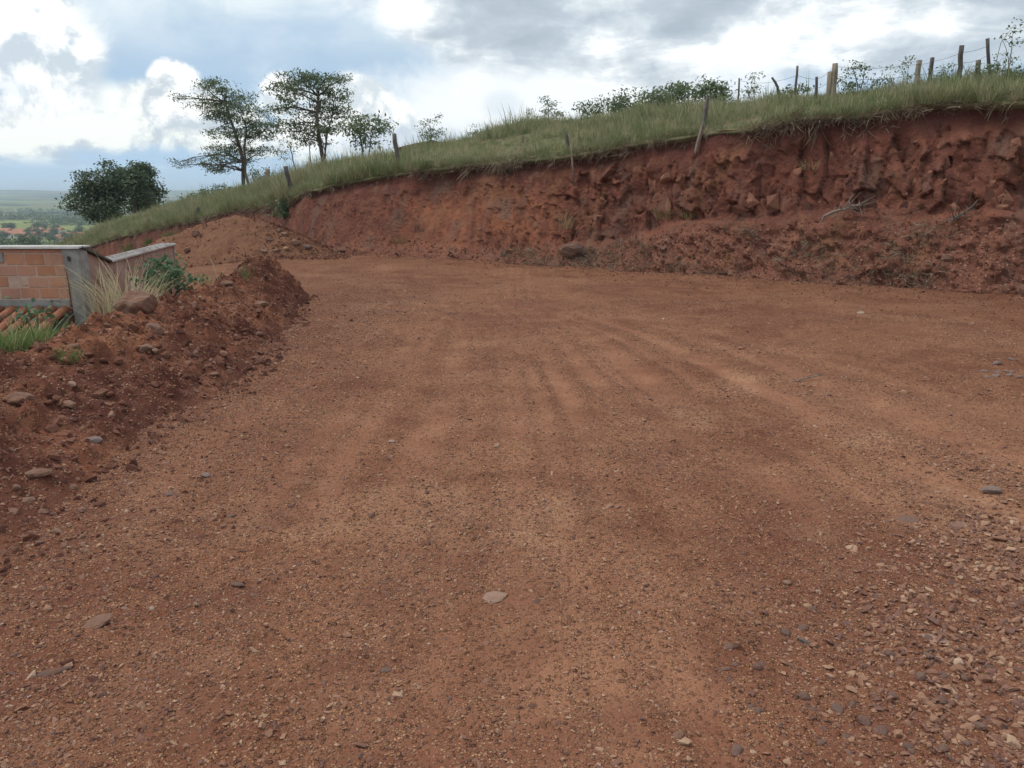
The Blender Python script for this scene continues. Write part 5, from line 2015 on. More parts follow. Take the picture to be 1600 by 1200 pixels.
def build_trees():
    hb = hill_px(381, 1.0)
    tree_from_photo('tree', 'wind-shaped tree with tiered flat crown and two thin trunks', 381, 296, hb[1], [(x + 7, y - 3, rx, ry) for x, y, rx, ry in [
        (300, 128, 18, 8), (318, 132, 22, 9), (345, 140, 20, 10), (338, 158, 36, 16), (360, 155, 22, 14), (305, 163, 34, 9), (282, 161, 14, 5), (345, 176, 42, 16),
        (375, 178, 34, 15), (322, 182, 30, 8), (398, 190, 28, 14), (365, 200, 36, 14), (410, 205, 24, 9), (388, 214, 36, 12), (350, 214, 24, 10), (420, 205, 10, 6),
        (350, 232, 34, 12), (378, 236, 30, 12), (330, 240, 24, 10), (412, 218, 18, 6), (320, 255, 20, 7), (350, 252, 26, 8), (405, 238, 26, 5), (312, 262, 20, 6), (370, 255, 20, 7),
        (340, 266, 30, 5), (285, 256, 16, 4), (275, 262, 10, 4), (330, 272, 14, 4)]],
        10500, 0.15, 501, M['leaf_tree'], [(0.0, 352, 160, 0.115), (0.42, 385, 200, 0.09)], 1.3, base=hb)
    hb = hill_px(506, 1.0)
    tree_from_photo('tree', 'slender tree with airy rounded crown and bare forked lower trunk', 506, 262, hb[1], [
        (488, 118, 30, 9), (510, 120, 26, 9), (465, 122, 22, 9), (530, 116, 10, 6), (478, 135, 42, 14), (515, 135, 28, 14), (450, 140, 18, 8), (465, 152, 34, 12), (500, 155, 38, 14), (530, 150, 16, 10),
        (450, 168, 24, 9), (480, 175, 30, 12), (520, 175, 24, 12), (435, 175, 12, 6), (445, 192, 20, 8), (470, 195, 24, 10), (505, 195, 30, 12), (532, 178, 12, 8), (455, 205, 18, 6), (520, 205, 18, 7),
        (490, 210, 22, 8), (462, 215, 16, 5), (500, 222, 14, 4)],
        6800, 0.14, 511, M['leaf_tree'], [(0.0, 497, 150, 0.10), (0.0, 520, 180, 0.05)], 1.2, base=hb)
    hb = hill_px(570, 0.97)
    tree_from_photo('small_tree', 'small sapling with two leafy heads right of the slender tree', 570, 245, hb[1], [
        (560, 188, 16, 9), (565, 200, 18, 8), (555, 207, 10, 6), (593, 188, 8, 7), (597, 197, 7, 9), (588, 208, 8, 6), (570, 215, 10, 5), (575, 228, 12, 5), (590, 225, 6, 4)],
        1300, 0.17, 521, M['leaf_shrub'], [(0, 563, 192, 0.035), (0.1, 594, 190, 0.025)], 0.5, trunk_r=0.03, base=hb)
    for (px, w, top, lab, seed, lobes) in [
        (468, 1.0, (452, 225), 'spindly leaning sapling left of the slender tree', 531, [(452, 228, 12, 5), (445, 222, 7, 4), (458, 236, 7, 3), (448, 246, 10, 3)]),
        (493, 1.0, (484, 222), 'thin bare leaning stem beside the slender tree', 541, [(483, 222, 7, 3)])]:
        hb = hill_px(px, w)
        tree_from_photo('sapling', lab, px, 262, hb[1], lobes, 130, 0.15, seed, M['leaf_shrub'], [(0, top[0], top[1], 0.035)], 0.15, 'sapling', trunk_r=0.02, base=hb)
    # round dark trees beyond the hill flank
    for (cx, label, seed, lobes) in [(165, 'dense dark round tree, left and larger of two beyond the hill', 551, [
            (165, 268, 26, 18), (150, 285, 32, 20), (180, 285, 30, 20), (140, 305, 30, 20), (170, 305, 34, 22), (130, 318, 20, 16), (155, 330, 34, 18), (185, 325, 24, 18), (135, 335, 22, 12), (160, 345, 28, 10), (160, 256, 12, 6)]),
            (215, 'dense dark round tree, right and smaller of two beyond the hill', 561, [
            (215, 268, 20, 13), (205, 285, 22, 18), (225, 282, 20, 16), (212, 305, 28, 18), (235, 300, 16, 14), (245, 308, 12, 9), (205, 325, 22, 14), (228, 322, 24, 12), (212, 262, 14, 7)])]:
        Yt = 66.0 if cx < 190 else 70.0
        b = P(cx, 352, Yt)
        b[2] -= 1.6
        lobes = [(cx + (1 if cx > 190 else -3) + (x - cx) * 0.80 + (7 if cx < 190 else -1), y, rx * 0.70, ry * 0.95) for x, y, rx, ry in lobes]
        tree_from_photo('round_tree', label, cx, 0, Yt, lobes, 9500, 0.27, seed, M['leaf_dark'], [(0, cx, 300, 0.28)], 2.2, base=b, trunk_r=0.2, sink=1.5, aspect=0.6, dense=True)


build_trees()


def shrub(px, w, lobes, n, leaf, seed, mat, label, cat='shrub', name='shrub', stems=3, Y=None, base=None, depth=0.35, aspect=0.5, stem_r=0.018):
    b = hill_px(px, w) if base is None else np.array(base)
    r = np.random.default_rng(seed)
    k = m_per_px(b[1])
    root = empty(name, tuple(b))
    tag(root, label, cat)
    cl = []
    for (x, y, rx, ry) in lobes:
        c = P(x, y, b[1]) - b
        dy = r.uniform(-1, 1) * depth
        cl.append((c + np.array([0, dy, 0]), (rx * k, rx * k * 0.9, ry * k), rx * ry))
    sb = MB()
    for i, (c, rad, _) in enumerate(cl):
        sb.tube(bend((r.normal(0, .05), r.normal(0, .05), -0.08), c, 4, seed + i, 0.05), list(np.linspace(stem_r, stem_r * .35, 5)), 5)
    sb.build('stem', M['stem'], root, True)
    foliage('foliage', cl, n, leaf, seed + 1, mat, root, aspect=aspect)
    return root


def build_shrubs():
    S1 = M['leaf_shrub']
    shrub(1050, 0.86, [(1015, 160, 22, 14), (1035, 148, 26, 14), (1060, 146, 26, 13), (1085, 155, 18, 14), (1045, 165, 30, 12), (1020, 178, 16, 10), (1075, 170, 16, 8)], 2200, 0.12, 601, S1, 'largest round shrub on the hill crest, centre of the row')
    shrub(1115, 0.9, [(1112, 135, 18, 12), (1120, 148, 20, 12), (1100, 150, 14, 10), (1115, 162, 18, 10)], 1100, 0.12, 611, S1, 'upright shrub on the crest right of the largest shrub')
    shrub(975, 0.9, [(985, 150, 16, 9), (970, 158, 18, 10), (995, 165, 14, 10), (965, 172, 16, 9), (985, 176, 18, 8)], 1000, 0.11, 621, S1, 'open shrub on the crest left of the largest shrub')
    shrub(925, 0.95, [(918, 166, 12, 9), (935, 162, 10, 7), (905, 178, 12, 8), (928, 180, 16, 8), (945, 175, 12, 8)], 800, 0.10, 631, S1, 'low open shrub at the left end of the crest row')
    shrub(880, 0.98, [(880, 180, 9, 5), (878, 188, 7, 6)], 160, 0.09, 641, S1, 'small domed weed between tall weeds and the shrub row', 'weed', 'weed')
    shrub(856, 0.99, [(852, 155, 5, 5), (853, 168, 6, 8), (850, 182, 6, 8), (864, 163, 5, 4), (866, 175, 5, 6), (858, 188, 9, 5)], 800, 0.075, 651, S1, 'tall narrow weed with tufted heads on the crest', 'weed', 'weed', stem_r=0.012)
    shrub(828, 0.99, [(827, 172, 3, 8), (828, 186, 3, 7), (838, 184, 3, 6)], 280, 0.06, 661, S1, 'thin spiky weed left of the tall tufted weed', 'weed', 'weed', stem_r=0.009)
    shrub(672, 0.97, [(660, 192, 4, 5), (669, 190, 5, 5), (684, 184, 5, 5), (662, 205, 6, 8), (672, 205, 6, 8), (685, 200, 5, 10), (672, 216, 12, 5)], 700, 0.085, 671, S1, 'group of tufted weeds beside the dark soil patch', 'weed', 'weed', stem_r=0.012)
    shrub(745, 0.98, [(744, 200, 4, 10), (748, 208, 10, 5), (758, 204, 5, 6)], 260, 0.07, 681, M['leaf_weed'], 'low feathery weeds on the crest left of centre', 'weed', 'weed', stem_r=0.008)
    shrub(790, 0.98, [(786, 188, 3, 4), (795, 186, 3, 4)], 14, 0.06, 691, S1, 'nearly bare twiggy weed on the crest left of centre', 'weed', 'weed', stem_r=0.009)
    shrub(1180, 0.93, [(1180, 132, 7, 14), (1184, 118, 4, 8), (1178, 147, 9, 6)], 260, 0.08, 701, S1, 'slim leafy weed right of the upright shrub', 'weed', 'weed', stem_r=0.009)
    shrub(1242, 0.8, [(1236, 140, 12, 6), (1250, 138, 10, 6), (1240, 150, 16, 6)], 420, 0.085, 711, M['leaf_weed'], 'low leafy bush at the foot of the thin crooked stakes', 'bush', 'bush')
    shrub(1340, 0.55, [(1330, 105, 10, 8), (1345, 112, 12, 10), (1325, 122, 12, 10), (1350, 130, 14, 10), (1335, 140, 14, 8), (1365, 128, 10, 8)], 520, 0.075, 721, S1, 'airy leafy bush right of the thick pale post', 'bush', 'bush')
    shrub(1420, 0.5, [(1418, 92, 4, 6), (1424, 104, 4, 8), (1428, 118, 4, 6)], 130, 0.06, 731, M['leaf_weed'], 'climbing weed left of the pale split post', 'weed', 'weed', stem_r=0.008)
    shrub(1385, 0.5, [(1384, 115, 3, 10), (1388, 130, 5, 8)], 70, 0.06, 735, S1, 'sparse upright weed between leafy bush and pale split post', 'weed', 'weed', stem_r=0.008)
    shrub(1470, 0.5, [(1462, 118, 10, 10), (1475, 125, 12, 10)], 260, 0.07, 741, S1, 'leafy weed under the tallest dark post', 'weed', 'weed', stem_r=0.01)
    shrub(1572, 0.4, [(1570, 52, 6, 6), (1562, 62, 4, 5), (1575, 72, 7, 6), (1580, 84, 5, 5), (1574, 42, 3, 4), (1590, 92, 6, 3)], 150, 0.065, 751, M['leaf_weed'], 'tall thin twig with sparse yellow green leaves at right edge', 'sapling', 'sapling', stem_r=0.010)
    shrub(1545, 0.4, [(1535, 110, 8, 10), (1560, 112, 14, 8), (1585, 118, 12, 8)], 420, 0.075, 761, S1, 'leafy weeds below the tall twig at the right edge', 'weed', 'weed', stem_r=0.01)
    # bush growing on the bank face near the pile
    p, i = bank_hit(446, 338)
    shrub(0, 0, [(446, 322, 9, 6), (443, 331, 8, 7), (449, 335, 8, 5)], 320, 0.13, 771, M['leaf_castor'], 'single green bush clinging to the bank right of the pile', 'bush', 'bush', base=p)
    # small shrubs by the two trunk tree
    shrub(410, 0.97, [(405, 272, 12, 6), (418, 270, 9, 7), (398, 280, 12, 5), (410, 281, 14, 4)], 420, 0.13, 781, S1, 'low bush at the foot of the two trunk tree')
    for (px, lab, sd_) in [(318, 'left of three low leafy patches on the hill crest', 791), (345, 'middle of three low leafy patches on the hill crest', 795), (296, 'outermost of the low leafy patches, furthest left', 799)]:
        y0 = 286 + (345 - px) * 0.28
        shrub(px, 0.97, [(px, y0 + 8, 16, 5), (px + 8, y0 + 10, 10, 4)], 260, 0.15, sd_, M['leaf_weed'], lab, 'weed', 'weed')
    # leafy castor plant and weeds on the ridge by the house
    p = on_surface(262, 452)
    p = P(262, 455, 9.2)
    p[2] = surf_z(p[0], p[1]) - 0.03
    shrub(0, 0, [(240, 415, 13, 8), (258, 408, 12, 7), (272, 418, 12, 9), (250, 428, 16, 9), (230, 425, 9, 8), (282, 430, 12, 8), (262, 438, 20, 8), (240, 443, 18, 7), (285, 443, 14, 6), (300, 436, 8, 4)],
          760, 0.062, 811, M['leaf_castor'], 'broad leafy green plant on the ridge before the house side wall', 'plant', 'leafy_plant', base=p, depth=0.25, aspect=0.75)
    p = P(45, 478, 7.6)
    p[2] = surf_z(p[0], p[1]) - 0.02
    shrub(0, 0, [(48, 484, 8, 6), (40, 492, 7, 5), (55, 498, 7, 5)], 50, 0.075, 821, M['leaf_castor'], 'blue green leafy weed in the grass below the brick wall', 'weed', 'weed', base=p, depth=0.12, aspect=0.7)


build_shrubs()


# ------------------------------------------------------------------ fence posts, plank, branch
def post(px, y_top, px_base, w, width_px, mat, label, kind='round', y_base=None, seed=0, name='fence_post', extra=None):
    b = hill_px(px_base, w)
    top = P(px, y_top, b[1])
    k = m_per_px(b[1])
    rr = width_px * k / 2 * 0.82
    r = np.random.default_rng(seed + int(px))
    root_pt = np.array([b[0], b[1], b[2] - 0.4])
    ax = top - root_pt
    n = 7
    pts = [root_pt + ax * q + (r.normal(0, rr * .12, 3) if 0 < q < 1 else 0) for q in np.linspace(0, 1, n)]
    m = MB()
    loc = np.array([b[0], b[1], b[2]])
    m.tube([p - loc for p in pts], [rr * (1.08 - 0.14 * q) * r.uniform(.93, 1.07) for q in np.linspace(0, 1, n)], 8 if kind == 'round' else 4)
    if extra:
        m.add(*extra(loc, pts, rr))
    o = m.build(name, M[mat], None, kind == 'round', loc=tuple(loc))
    return tag(o, label, 'fence post' if name == 'fence_post' else 'stake', 'old fence posts along the bank')


posts = [
    (1305, 99, 1300, 0.45, 10, 'post_tan', 'thick pale brown fence post with a stub beside it', 'round'),
    (1437, 94, 1428, 0.40, 9, 'post_tan', 'pale weathered post left of the thin dark crooked one', 'round'),
    (1457, 90, 1449, 0.50, 7, 'post_dark', 'thin dark crooked post just right of the pale weathered one', 'round'),
    (1503, 71, 1495, 0.45, 8, 'post_dark', 'tall dark straight post, thickest of the dark ones', 'round'),
    (1529, 94, 1520, 0.40, 9, 'post_grey', 'short grey leaning post between two tall dark posts', 'round'),
    (1543, 60, 1550, 0.55, 6, 'post_dark', 'tallest thin dark post at the right end', 'round'),
    (1276, 120, 1276, 0.60, 5, 'post_dark', 'short dark post left of the thick pale post', 'round'),
    (1246, 103, 1240, 0.60, 4, 'post_grey', 'thin stake leaning right, behind the low leafy bush', 'round'),
    (616, 209, 628, 0.05, 8, 'post_grey', 'grey post leaning left at the bank edge, left of centre', 'round'),
    (446, 260, 462, 0.05, 8, 'post_dark', 'dark post leaning left at the bank edge near the pile', 'round'),
    (549, 250, 555, 0.35, 5, 'post_tan', 'thin pale stake half hidden in grass under the sapling', 'round'),
    (309, 323, 312, 0.03, 6, 'post_dark', 'short black post at the bank edge behind the pile', 'round'),
    (817, 212, 818, 0.30, 6, 'post_grey', 'weathered short post deep in grass near the centre', 'round'),
    (884, 205, 893, 0.04, 6, 'post_grey', 'thin grey post at the bank edge above the straw tuft', 'round'),
    (418, 264, 419, 0.80, 9, 'post_tan', 'pale stump beside the two trunk tree', 'round'),
    (1155, 122, 1153, 0.95, 3, 'post_grey', 'thin short stick right of the upright shrub', 'round'),
]
for a in posts:
    post(*a)


def stub_and_crook():
    b = hill_px(1294, 0.45)
    m = MB()
    loc = b
    k = m_per_px(b[1])
    t = P(1297, 112, b[1])
    m.tube([np.array([0, 0, -.3]), (t - b) * 0.5, t - b], [4 * k, 4 * k, 3.6 * k], 7)
    tag(m.build('fence_post', M['post_tan'], None, True, loc=tuple(loc)), 'short pale stub pressed against the thick pale post', 'fence post', 'old fence posts along the bank')
    b = hill_px(1216, 0.8)
    k = m_per_px(b[1])
    m = MB()
    q = [P(1217, 150, b[1]), P(1215, 136, b[1]), P(1211, 128, b[1]), P(1206, 121, b[1])]
    m.tube([np.array([0, 0, -.2])] + [p - b for p in q], [2.2 * k, 2 * k, 1.9 * k, 1.7 * k, 1.4 * k], 6)
    tag(m.build('stake', M['post_grey'], None, True, loc=tuple(b)), 'crooked bent stake left of the low leafy bush', 'stake', 'old fence posts along the bank')
    # plank hanging over the edge, and its upper half still standing
    b, i = bank_hit(1092, 205)
    k = m_per_px(b[1])
    lo = P(1086, 240, b[1] - 0.25)
    hi = P(1098, 196, b[1] - 0.18)
    m = MB()
    ax = hi - lo
    m.tube([lo - lo, ax * .12, ax * .5, ax], [0.9 * k, 2.6 * k, 2.9 * k, 2.7 * k], 4)
    tag(m.build('hanging_plank', M['plank'], None, False, loc=tuple(lo)), 'grey broken plank dangling over the bank edge', 'plank')
    b = hill_px(1098, 0.05)
    t = P(1106, 150, b[1] + 0.15)
    m = MB()
    m.tube([np.array([0, 0, -.25]), (t - b) * .6, t - b], [4 * k, 3.8 * k, 2.0 * k], 4)
    tag(m.build('fence_post', M['post_grey'], None, False, loc=tuple(b)), 'grey flat split post standing above the hanging plank', 'fence post', 'old fence posts along the bank')
    # dangling thin post piece below the thin grey post
    p, i = bank_hit(896, 270)
    lo = P(898, 300, p[1] - 0.2)
    hi = P(892, 225, p[1] - 0.10)
    m = MB()
    m.tube([lo - lo, (hi - lo) * .5, hi - lo], [1.0 * k, 1.6 * k, 1.6 * k], 5)
    tag(m.build('hanging_stick', M['plank'], None, True, loc=tuple(lo)), 'thin pale stick dangling down the bank above the straw tuft', 'stick')
    # dead branch fallen on the ledge
    p, i = bank_hit(1310, 335)
    m = MB()
    k = m_per_px(p[1])
    pts = [P(1283, 348, p[1] - .25), P(1288, 338, p[1] - .28), P(1300, 332, p[1] - .28), P(1320, 326, p[1] - .25), P(1345, 318, p[1] - .22)]
    m.tube([q - p for q in pts], [1.5 * k, 2.2 * k, 2.5 * k, 2 * k, 1 * k], 5)
    rr = np.random.default_rng(5)
    for s in range(26):
        a = pts[2] + (pts[4] - pts[2]) * rr.uniform()
        e = a + rr.normal(0, 0.14, 3) + np.array([0.08, 0, 0.05])
        m.tube([a - p, (a + e) / 2 - p + rr.normal(0, .02, 3), e - p], [.010, .008, .004], 4)
    tag(m.build('dead_branch', M['plank'], None, False, loc=tuple(p)), 'pale dead branch with dry twigs lying on the bank ledge', 'branch')
    p, i = bank_hit(1505, 330)
    m = MB()
    pts = [P(1480, 345, p[1] - .25), P(1500, 336, p[1] - .3), P(1520, 322, p[1] - .25), P(1528, 312, p[1] - .2)]
    m.tube([q - p for q in pts], [.012, .016, .014, .008], 5)
    for s in range(22):
        a = pts[0] + (pts[2] - pts[0]) * rr.uniform()
        e = a + rr.normal(0, 0.13, 3)
        m.tube([a - p, (a + e) / 2 - p + rr.normal(0, .02, 3), e - p], [.009, .007, .004], 4)
    tag(m.build('dead_branch', M['post_grey'], None, False, loc=tuple(p)), 'grey dead branch tangle on the bank ledge at right', 'branch')
    # barbed wire sagging from post to post on the right
    m = MB()
    chain = [(1155, 126, 0.95), (1246, 118, 0.6), (1276, 124, 0.6), (1305, 104, 0.45), (1437, 100, 0.40), (1457, 96, 0.5), (1503, 82, 0.45), (1543, 72, 0.55)]
    pr = [P(a, c, hill_px(a, w)[1]) for a, c, w in chain]
    org = pr[3]
    for a, b2 in zip(pr[:-1], pr[1:]):
        L = np.linalg.norm(b2 - a)
        m.tube([a + (b2 - a) * q - np.array([0, 0, 0.035 * L * math.sin(math.pi * q)]) - org for q in np.linspace(0, 1, 7)], 0.0035, 4)
    for a, b2 in zip(pr[:-1], pr[1:]):
        L = np.linalg.norm(b2 - a)
        dz = np.array([0, 0, -0.20])
        m.tube([a + dz + (b2 - a) * q - np.array([0, 0, 0.05 * L * math.sin(math.pi * q)]) - org for q in np.linspace(0, 1, 7)], 0.0035, 4)
    o = m.build('barbed_wire', M['wire'], None, False, loc=tuple(org))
    tag(o, 'two sagging fence wires strung between the posts at right', 'wire')


stub_and_crook()

# dark soil patch by the tufted weeds on the crest
def soil_patch():
    b = hill_px(675, 0.93)
    x = np.linspace(-1.3, 1.3, 30)
    X, Y = np.meshgrid(x, x, indexing='ij')
    h = 0.32 * np.clip(1 - np.hypot(X / 1.2, Y / 0.8), -0.2, 1) + 0.06 * fbm(X, Y, 2, 3, 66)
    V = np.stack([X + b[0], Y + b[1], b[2] + h], -1).reshape(-1, 3)
    o = link('soil_mound', mesh_np('soil_mound', V, grid_faces(30, 30), M['hollow'], True))
    tag(o, 'low dark soil mound on the crest beside the tufted weeds', 'soil mound')


soil_patch()


# ------------------------------------------------------------------ brick house at left
def build_house():
    c0 = np.array([P(121, 386, 9.0)[0], 9.0, P(121, 386, 9.0)[2]])      # near corner, top
    zt = c0[2]
    c1 = P(165, 409, 10.0)
    c2 = P(270, 381, 13.6)
    zl = (c1[2] + c2[2]) / 2
    root = empty('brick_house', (c0[0], c0[1], -2.4))
    tag(root, 'unfinished brick house with concrete corner pillar and stained side wall', 'house')
    O = np.array([c0[0], c0[1], -2.4])

    def rel(p):
        return tuple(np.array(p, float) - O)
    W = 4.6
    # front wall: mortar core set back, bricks proud of it
    pil = 0.17
    w = MB()
    w.box(rel((c0[0] - pil - (W - pil) / 2, c0[1] + 0.060, (zt - 0.03 - 2.4) / 2)), (W - pil, 0.13, zt - 0.03 + 2.4))
    wall = w.build('wall', M['mortar'], root)
    bh, bl, jt = 0.119, 0.215, 0.013
    protos = []
    for k in range(6):
        m = MB()
        m.box((0, 0, 0), (bl, 0.05, bh), 0, 0.003)
        b = bmesh.new()
        me = bpy.data.meshes.new('brick')
        me.from_pydata(m.v, [], m.f)
        b.from_mesh(me)
        bmesh.ops.recalc_face_normals(b, faces=b.faces)
        bmesh.ops.bevel(b, geom=b.edges[:], offset=0.006, segments=1, affect='EDGES')
        b.to_mesh(me)
        b.free()
        me.materials.append(M['brick'])
        protos.append(me)
    row = 0
    z = zt - 0.080 - bh / 2
    half = MB()
    half.box((0, 0, 0), (bl / 2 - jt / 2, 0.05, bh), 0, 0.003)
    hb = half.build('brick', M['brick'], wall, bevel=0.006)
    first = True
    while row < 4:
        x = c0[0] - pil - 0.005
        off = (row % 2)
        if off:
            o = hb if first else link('brick', hb.data, wall)
            first = False
            o.location = rel((x - (bl / 2 - jt / 2) / 2, c0[1] + 0.015, z))
            x -= bl / 2 - jt / 2 + jt
        while x - bl > c0[0] - W:
            o = link('brick', random.choice(protos), wall)
            o.location = rel((x - bl / 2, c0[1] + 0.016 + random.uniform(-.004, .004), z + random.uniform(-.003, .003)))
            o.rotation_euler = (0, random.uniform(-.008, .008), 0)
            x -= bl + jt
        z -= bh + jt
        row += 1
    # cut course right under the coping
    x = c0[0] - pil - 0.005
    st = MB()
    st.box((0, 0, 0), (bl, 0.05, 0.042), 0, 0.003)
    cut = st.build('brick', M['brick'], wall, bevel=0.005)
    cut.location = rel((x - bl / 2, c0[1] + 0.016, zt - 0.046))
    x -= bl + jt
    while x - bl > c0[0] - W:
        o = link('brick', cut.data, wall)
        o.location = rel((x - bl / 2, c0[1] + 0.016, zt - 0.046))
        x -= bl + jt
    # bottom concrete band under the bricks
    zb = z + bh / 2
    bd = MB()
    bd.box(rel((c0[0] - pil - (W - pil) / 2, c0[1] + 0.018, zb - 0.045)), (W - pil, 0.055, 0.085), 0, 0.003)
    bd.build('lintel_band', M['concrete'], root, bevel=0.006)
    # pillar, rough cast, wider at the top where mortar squeezed out
    pm = MB()
    n = 9
    rnd = np.random.default_rng(3)
    zz = np.linspace(-2.4, zt - 0.02, n)
    for a, b in zip(zz[:-1], zz[1:]):
        pass
    lo, V, F = [], [], []
    for q in zz:
        l = pil * (0.75 + 0.38 * sst(zt - 0.35, zt - 0.1, q)) * rnd.uniform(.9, 1.1)
        V += [(c0[0] - l, c0[1] - 0.028 + rnd.uniform(-.006, .006), q), (c0[0] + 0.01, c0[1] - 0.028, q), (c0[0] + 0.01, c0[1] + 0.17, q), (c0[0] - l, c0[1] + 0.17, q)]
    for i in range(n - 1):
        for s in range(4):
            t_ = (s + 1) % 4
            F.append((i * 4 + s, i * 4 + t_, i * 4 + 4 + t_, i * 4 + 4 + s))
    F.append((3, 2, 1, 0))
    F.append(tuple(4 * (n - 1) + q for q in range(4)))
    pm.add([rel(v) for v in V], F)
    pil_o = pm.build('pillar', M['concrete'], root)
    hm = MB()
    hm.box(rel((c0[0] - 0.10, c0[1] - 0.034, zt - 0.13)), (0.028, 0.012, 0.05), 0, 0.006)  # raised dark block; its colour paints the shade inside a hole
    hm.build('cavity_shade', M['post_dark'], pil_o)
    # grey mortar patch on the wall near the frame edge
    pt = MB()
    pt.box(rel((c0[0] - 0.90, c0[1] - 0.016, zt - 0.12)), (0.06, 0.012, 0.11), 0, 0.008)
    pt.build('mortar_patch', M['concrete'], root)
    # front coping: thin pale sheet
    cp = MB()
    cp.box(rel((c0[0] - W / 2 + 0.02, c0[1] + 0.07, zt)), (W + 0.06, 0.24, 0.022))
    cp.box(rel((c0[0] - W / 2 + 0.02, c0[1] - 0.056, zt - 0.012)), (W + 0.055, 0.012, 0.014))
    cp.build('coping', M['coping'], root, bevel=0.003)
    # side wall: slopes down from the corner, then runs level to the back
    a = np.array([c0[0], c0[1]])
    b = np.array([c1[0], c1[1]])
    c = np.array([c2[0], c2[1]])
    dirv = (c - a) / np.linalg.norm(c - a)
    b = a + dirv * np.dot(b - a, dirv)
    nrm = np.array([dirv[1], -dirv[0]])        # outward to the road
    th = 0.15
    poly = [(a, -2.4), (c, -2.4), (c, zl - 0.02), (b, zl - 0.02), (a, zt - 0.02)]
    sw = MB()
    off_a = 0.012
    sw.prism([rel((*(p + nrm * off_a + (dirv * 0.012 if False else 0)), z_)) for p, z_ in poly], [rel((*(p + nrm * (off_a - th) + 0), z_)) for p, z_ in poly])
    side = sw.build('side_wall', M['render'], root)
    # bricks just showing through the thin render, each its own piece
    L = np.linalg.norm(c - a)
    ang = math.atan2(dirv[1], dirv[0])
    rr = np.random.default_rng(9)
    sm = []
    for k in range(3):
        m = MB()
        m.box((0, 0, 0), (bl, 0.012, bh), 0, 0.006)
        sm.append(m)
    first_o = None
    for q in range(46):
        s = rr.uniform(0.25, L - 0.3)
        rowk = int(rr.integers(0, 7))
        zc = zl - 0.10 - rowk * (bh + jt)
        s = round(s / (bl + jt)) * (bl + jt) + (rowk % 2) * (bl + jt) / 2
        if s > L - 0.2 or s < 0.2:
            continue
        if first_o is None:
            first_o = sm[0].build('brick', M['render'], side, bevel=0.004)
            o = first_o
        else:
            o = link('brick', first_o.data, side)
        pt_ = a + dirv * s + nrm * (off_a + 0.003)
        o.location = rel((pt_[0], pt_[1], zc))
        o.rotation_euler = (0, 0, ang)
    # pale posts in the side wall
    for s in (2.7, L - 0.06):
        m = MB()
        q = a + dirv * s + nrm * (off_a + 0.004)
        m.box(rel((q[0], q[1], (zl - 0.04 - 2.4) / 2)), (0.07, 0.02, zl - 0.04 + 2.4), ang, 0.004)
        m.build('wall_post', M['render'] if s < 3 else M['concrete'], side)
    # coping on the side wall: a sloped piece and a long ribbed metal piece
    for nm, p0, z0, p1, z1, mt in (('coping', a, zt, b, zl, 'post_grey'), ('coping', b, zl, c, zl, 'coping')):
        m = MB()
        i0, i1 = nrm * (off_a + 0.045), nrm * (off_a - th - 0.05)
        m.prism([rel((*(p0 + i0), z0 - 0.012)), rel((*(p0 + i1), z0 - 0.012)), rel((*(p1 + i1), z1 - 0.012)), rel((*(p1 + i0), z1 - 0.012))],
                [rel((*(p0 + i0), z0 + 0.012)), rel((*(p0 + i1), z0 + 0.012)), rel((*(p1 + i1), z1 + 0.012)), rel((*(p1 + i0), z1 + 0.012))])
        cp = m.build(nm, M[mt], root)
        if mt == 'coping':
            rb = MB()
            for f in (0.15, 0.5, 0.85):
                j = i0 * (1 - f) + i1 * f
                rb.tube([rel((*(p0 + j + dirv * 0.02), z0 + 0.018)), rel((*(p1 + j - dirv * 0.02), z1 + 0.018))], 0.012, 5)
            rb.build('rib', M['coping'], cp)
    # lower clay tile roof against the front wall, sloping towards the road
    rz = zb - 0.09
    roof = MB()
    x0, x1 = c0[0] - W, c0[0] - 0.13
    y0, y1 = c0[1] - 0.03, c0[1] - 2.2
    sl = 0.30
    roof.prism([rel((x0, y0, rz - 0.10)), rel((x1, y0, rz - 0.10)), rel((x1, y1, rz - 0.10 - sl * 2.17)), rel((x0, y1, rz - 0.10 - sl * 2.17))],
               [rel((x0, y0, rz - 0.06)), rel((x1, y0, rz - 0.06)), rel((x1, y1, rz - 0.06 - sl * 2.17)), rel((x0, y1, rz - 0.06 - sl * 2.17))])
    ro = roof.build('roof', M['post_dark'], root)
    # barrel tiles as parts of the roof
    def tile_mesh(up):
        m = MB()
        n = 6
        V, F = [], []
        for i in range(2):
            for t_ in (0, 1):
                for k in range(n + 1):
                    an = math.pi * k / n
                    r_ = (0.062 - 0.010 * t_) * (1 - 0.12 * i)
                    V.append((r_ * math.cos(an), -0.42 * i + 0.0, (r_ * math.sin(an)) * (1 if up else -1)))
        N = n + 1
        for t_ in (0, 1):
            for k in range(n):
                a_ = t_ * N + k
                b_ = 2 * N + t_ * N + k
                F.append((a_, a_ + 1, b_ + 1, b_))
        for e_ in (0, 2 * N):
            for k in range(n):
                F.append((e_ + k, e_ + k + 1, e_ + N + k + 1, e_ + N + k))
        for k in (0, n):
            F.append((k, N + k, 3 * N + k, 2 * N + k))
        m.add(V, F)
        return m
    tp = None
    tilt = math.atan(sl)
    x = x1 - 0.07
    col = 0
    while x > x0 and col < 26:
        for rw in range(5):
            yy = y0 - 0.02 - rw * 0.38
            if tp is None:
                o = tile_mesh(True).build('tile', M['tile'], ro, True)
                tp = o.data
            else:
                o = link('tile', tp, ro)
            o.location = rel((x + random.uniform(-.004, .004), yy, rz - 0.035 - sl * (rw * 0.38 + 0.02) + 0.012))
            o.rotation_euler = (tilt - 0.03, random.uniform(-.02, .02), 0)
        x -= 0.155
        col += 1


build_house()


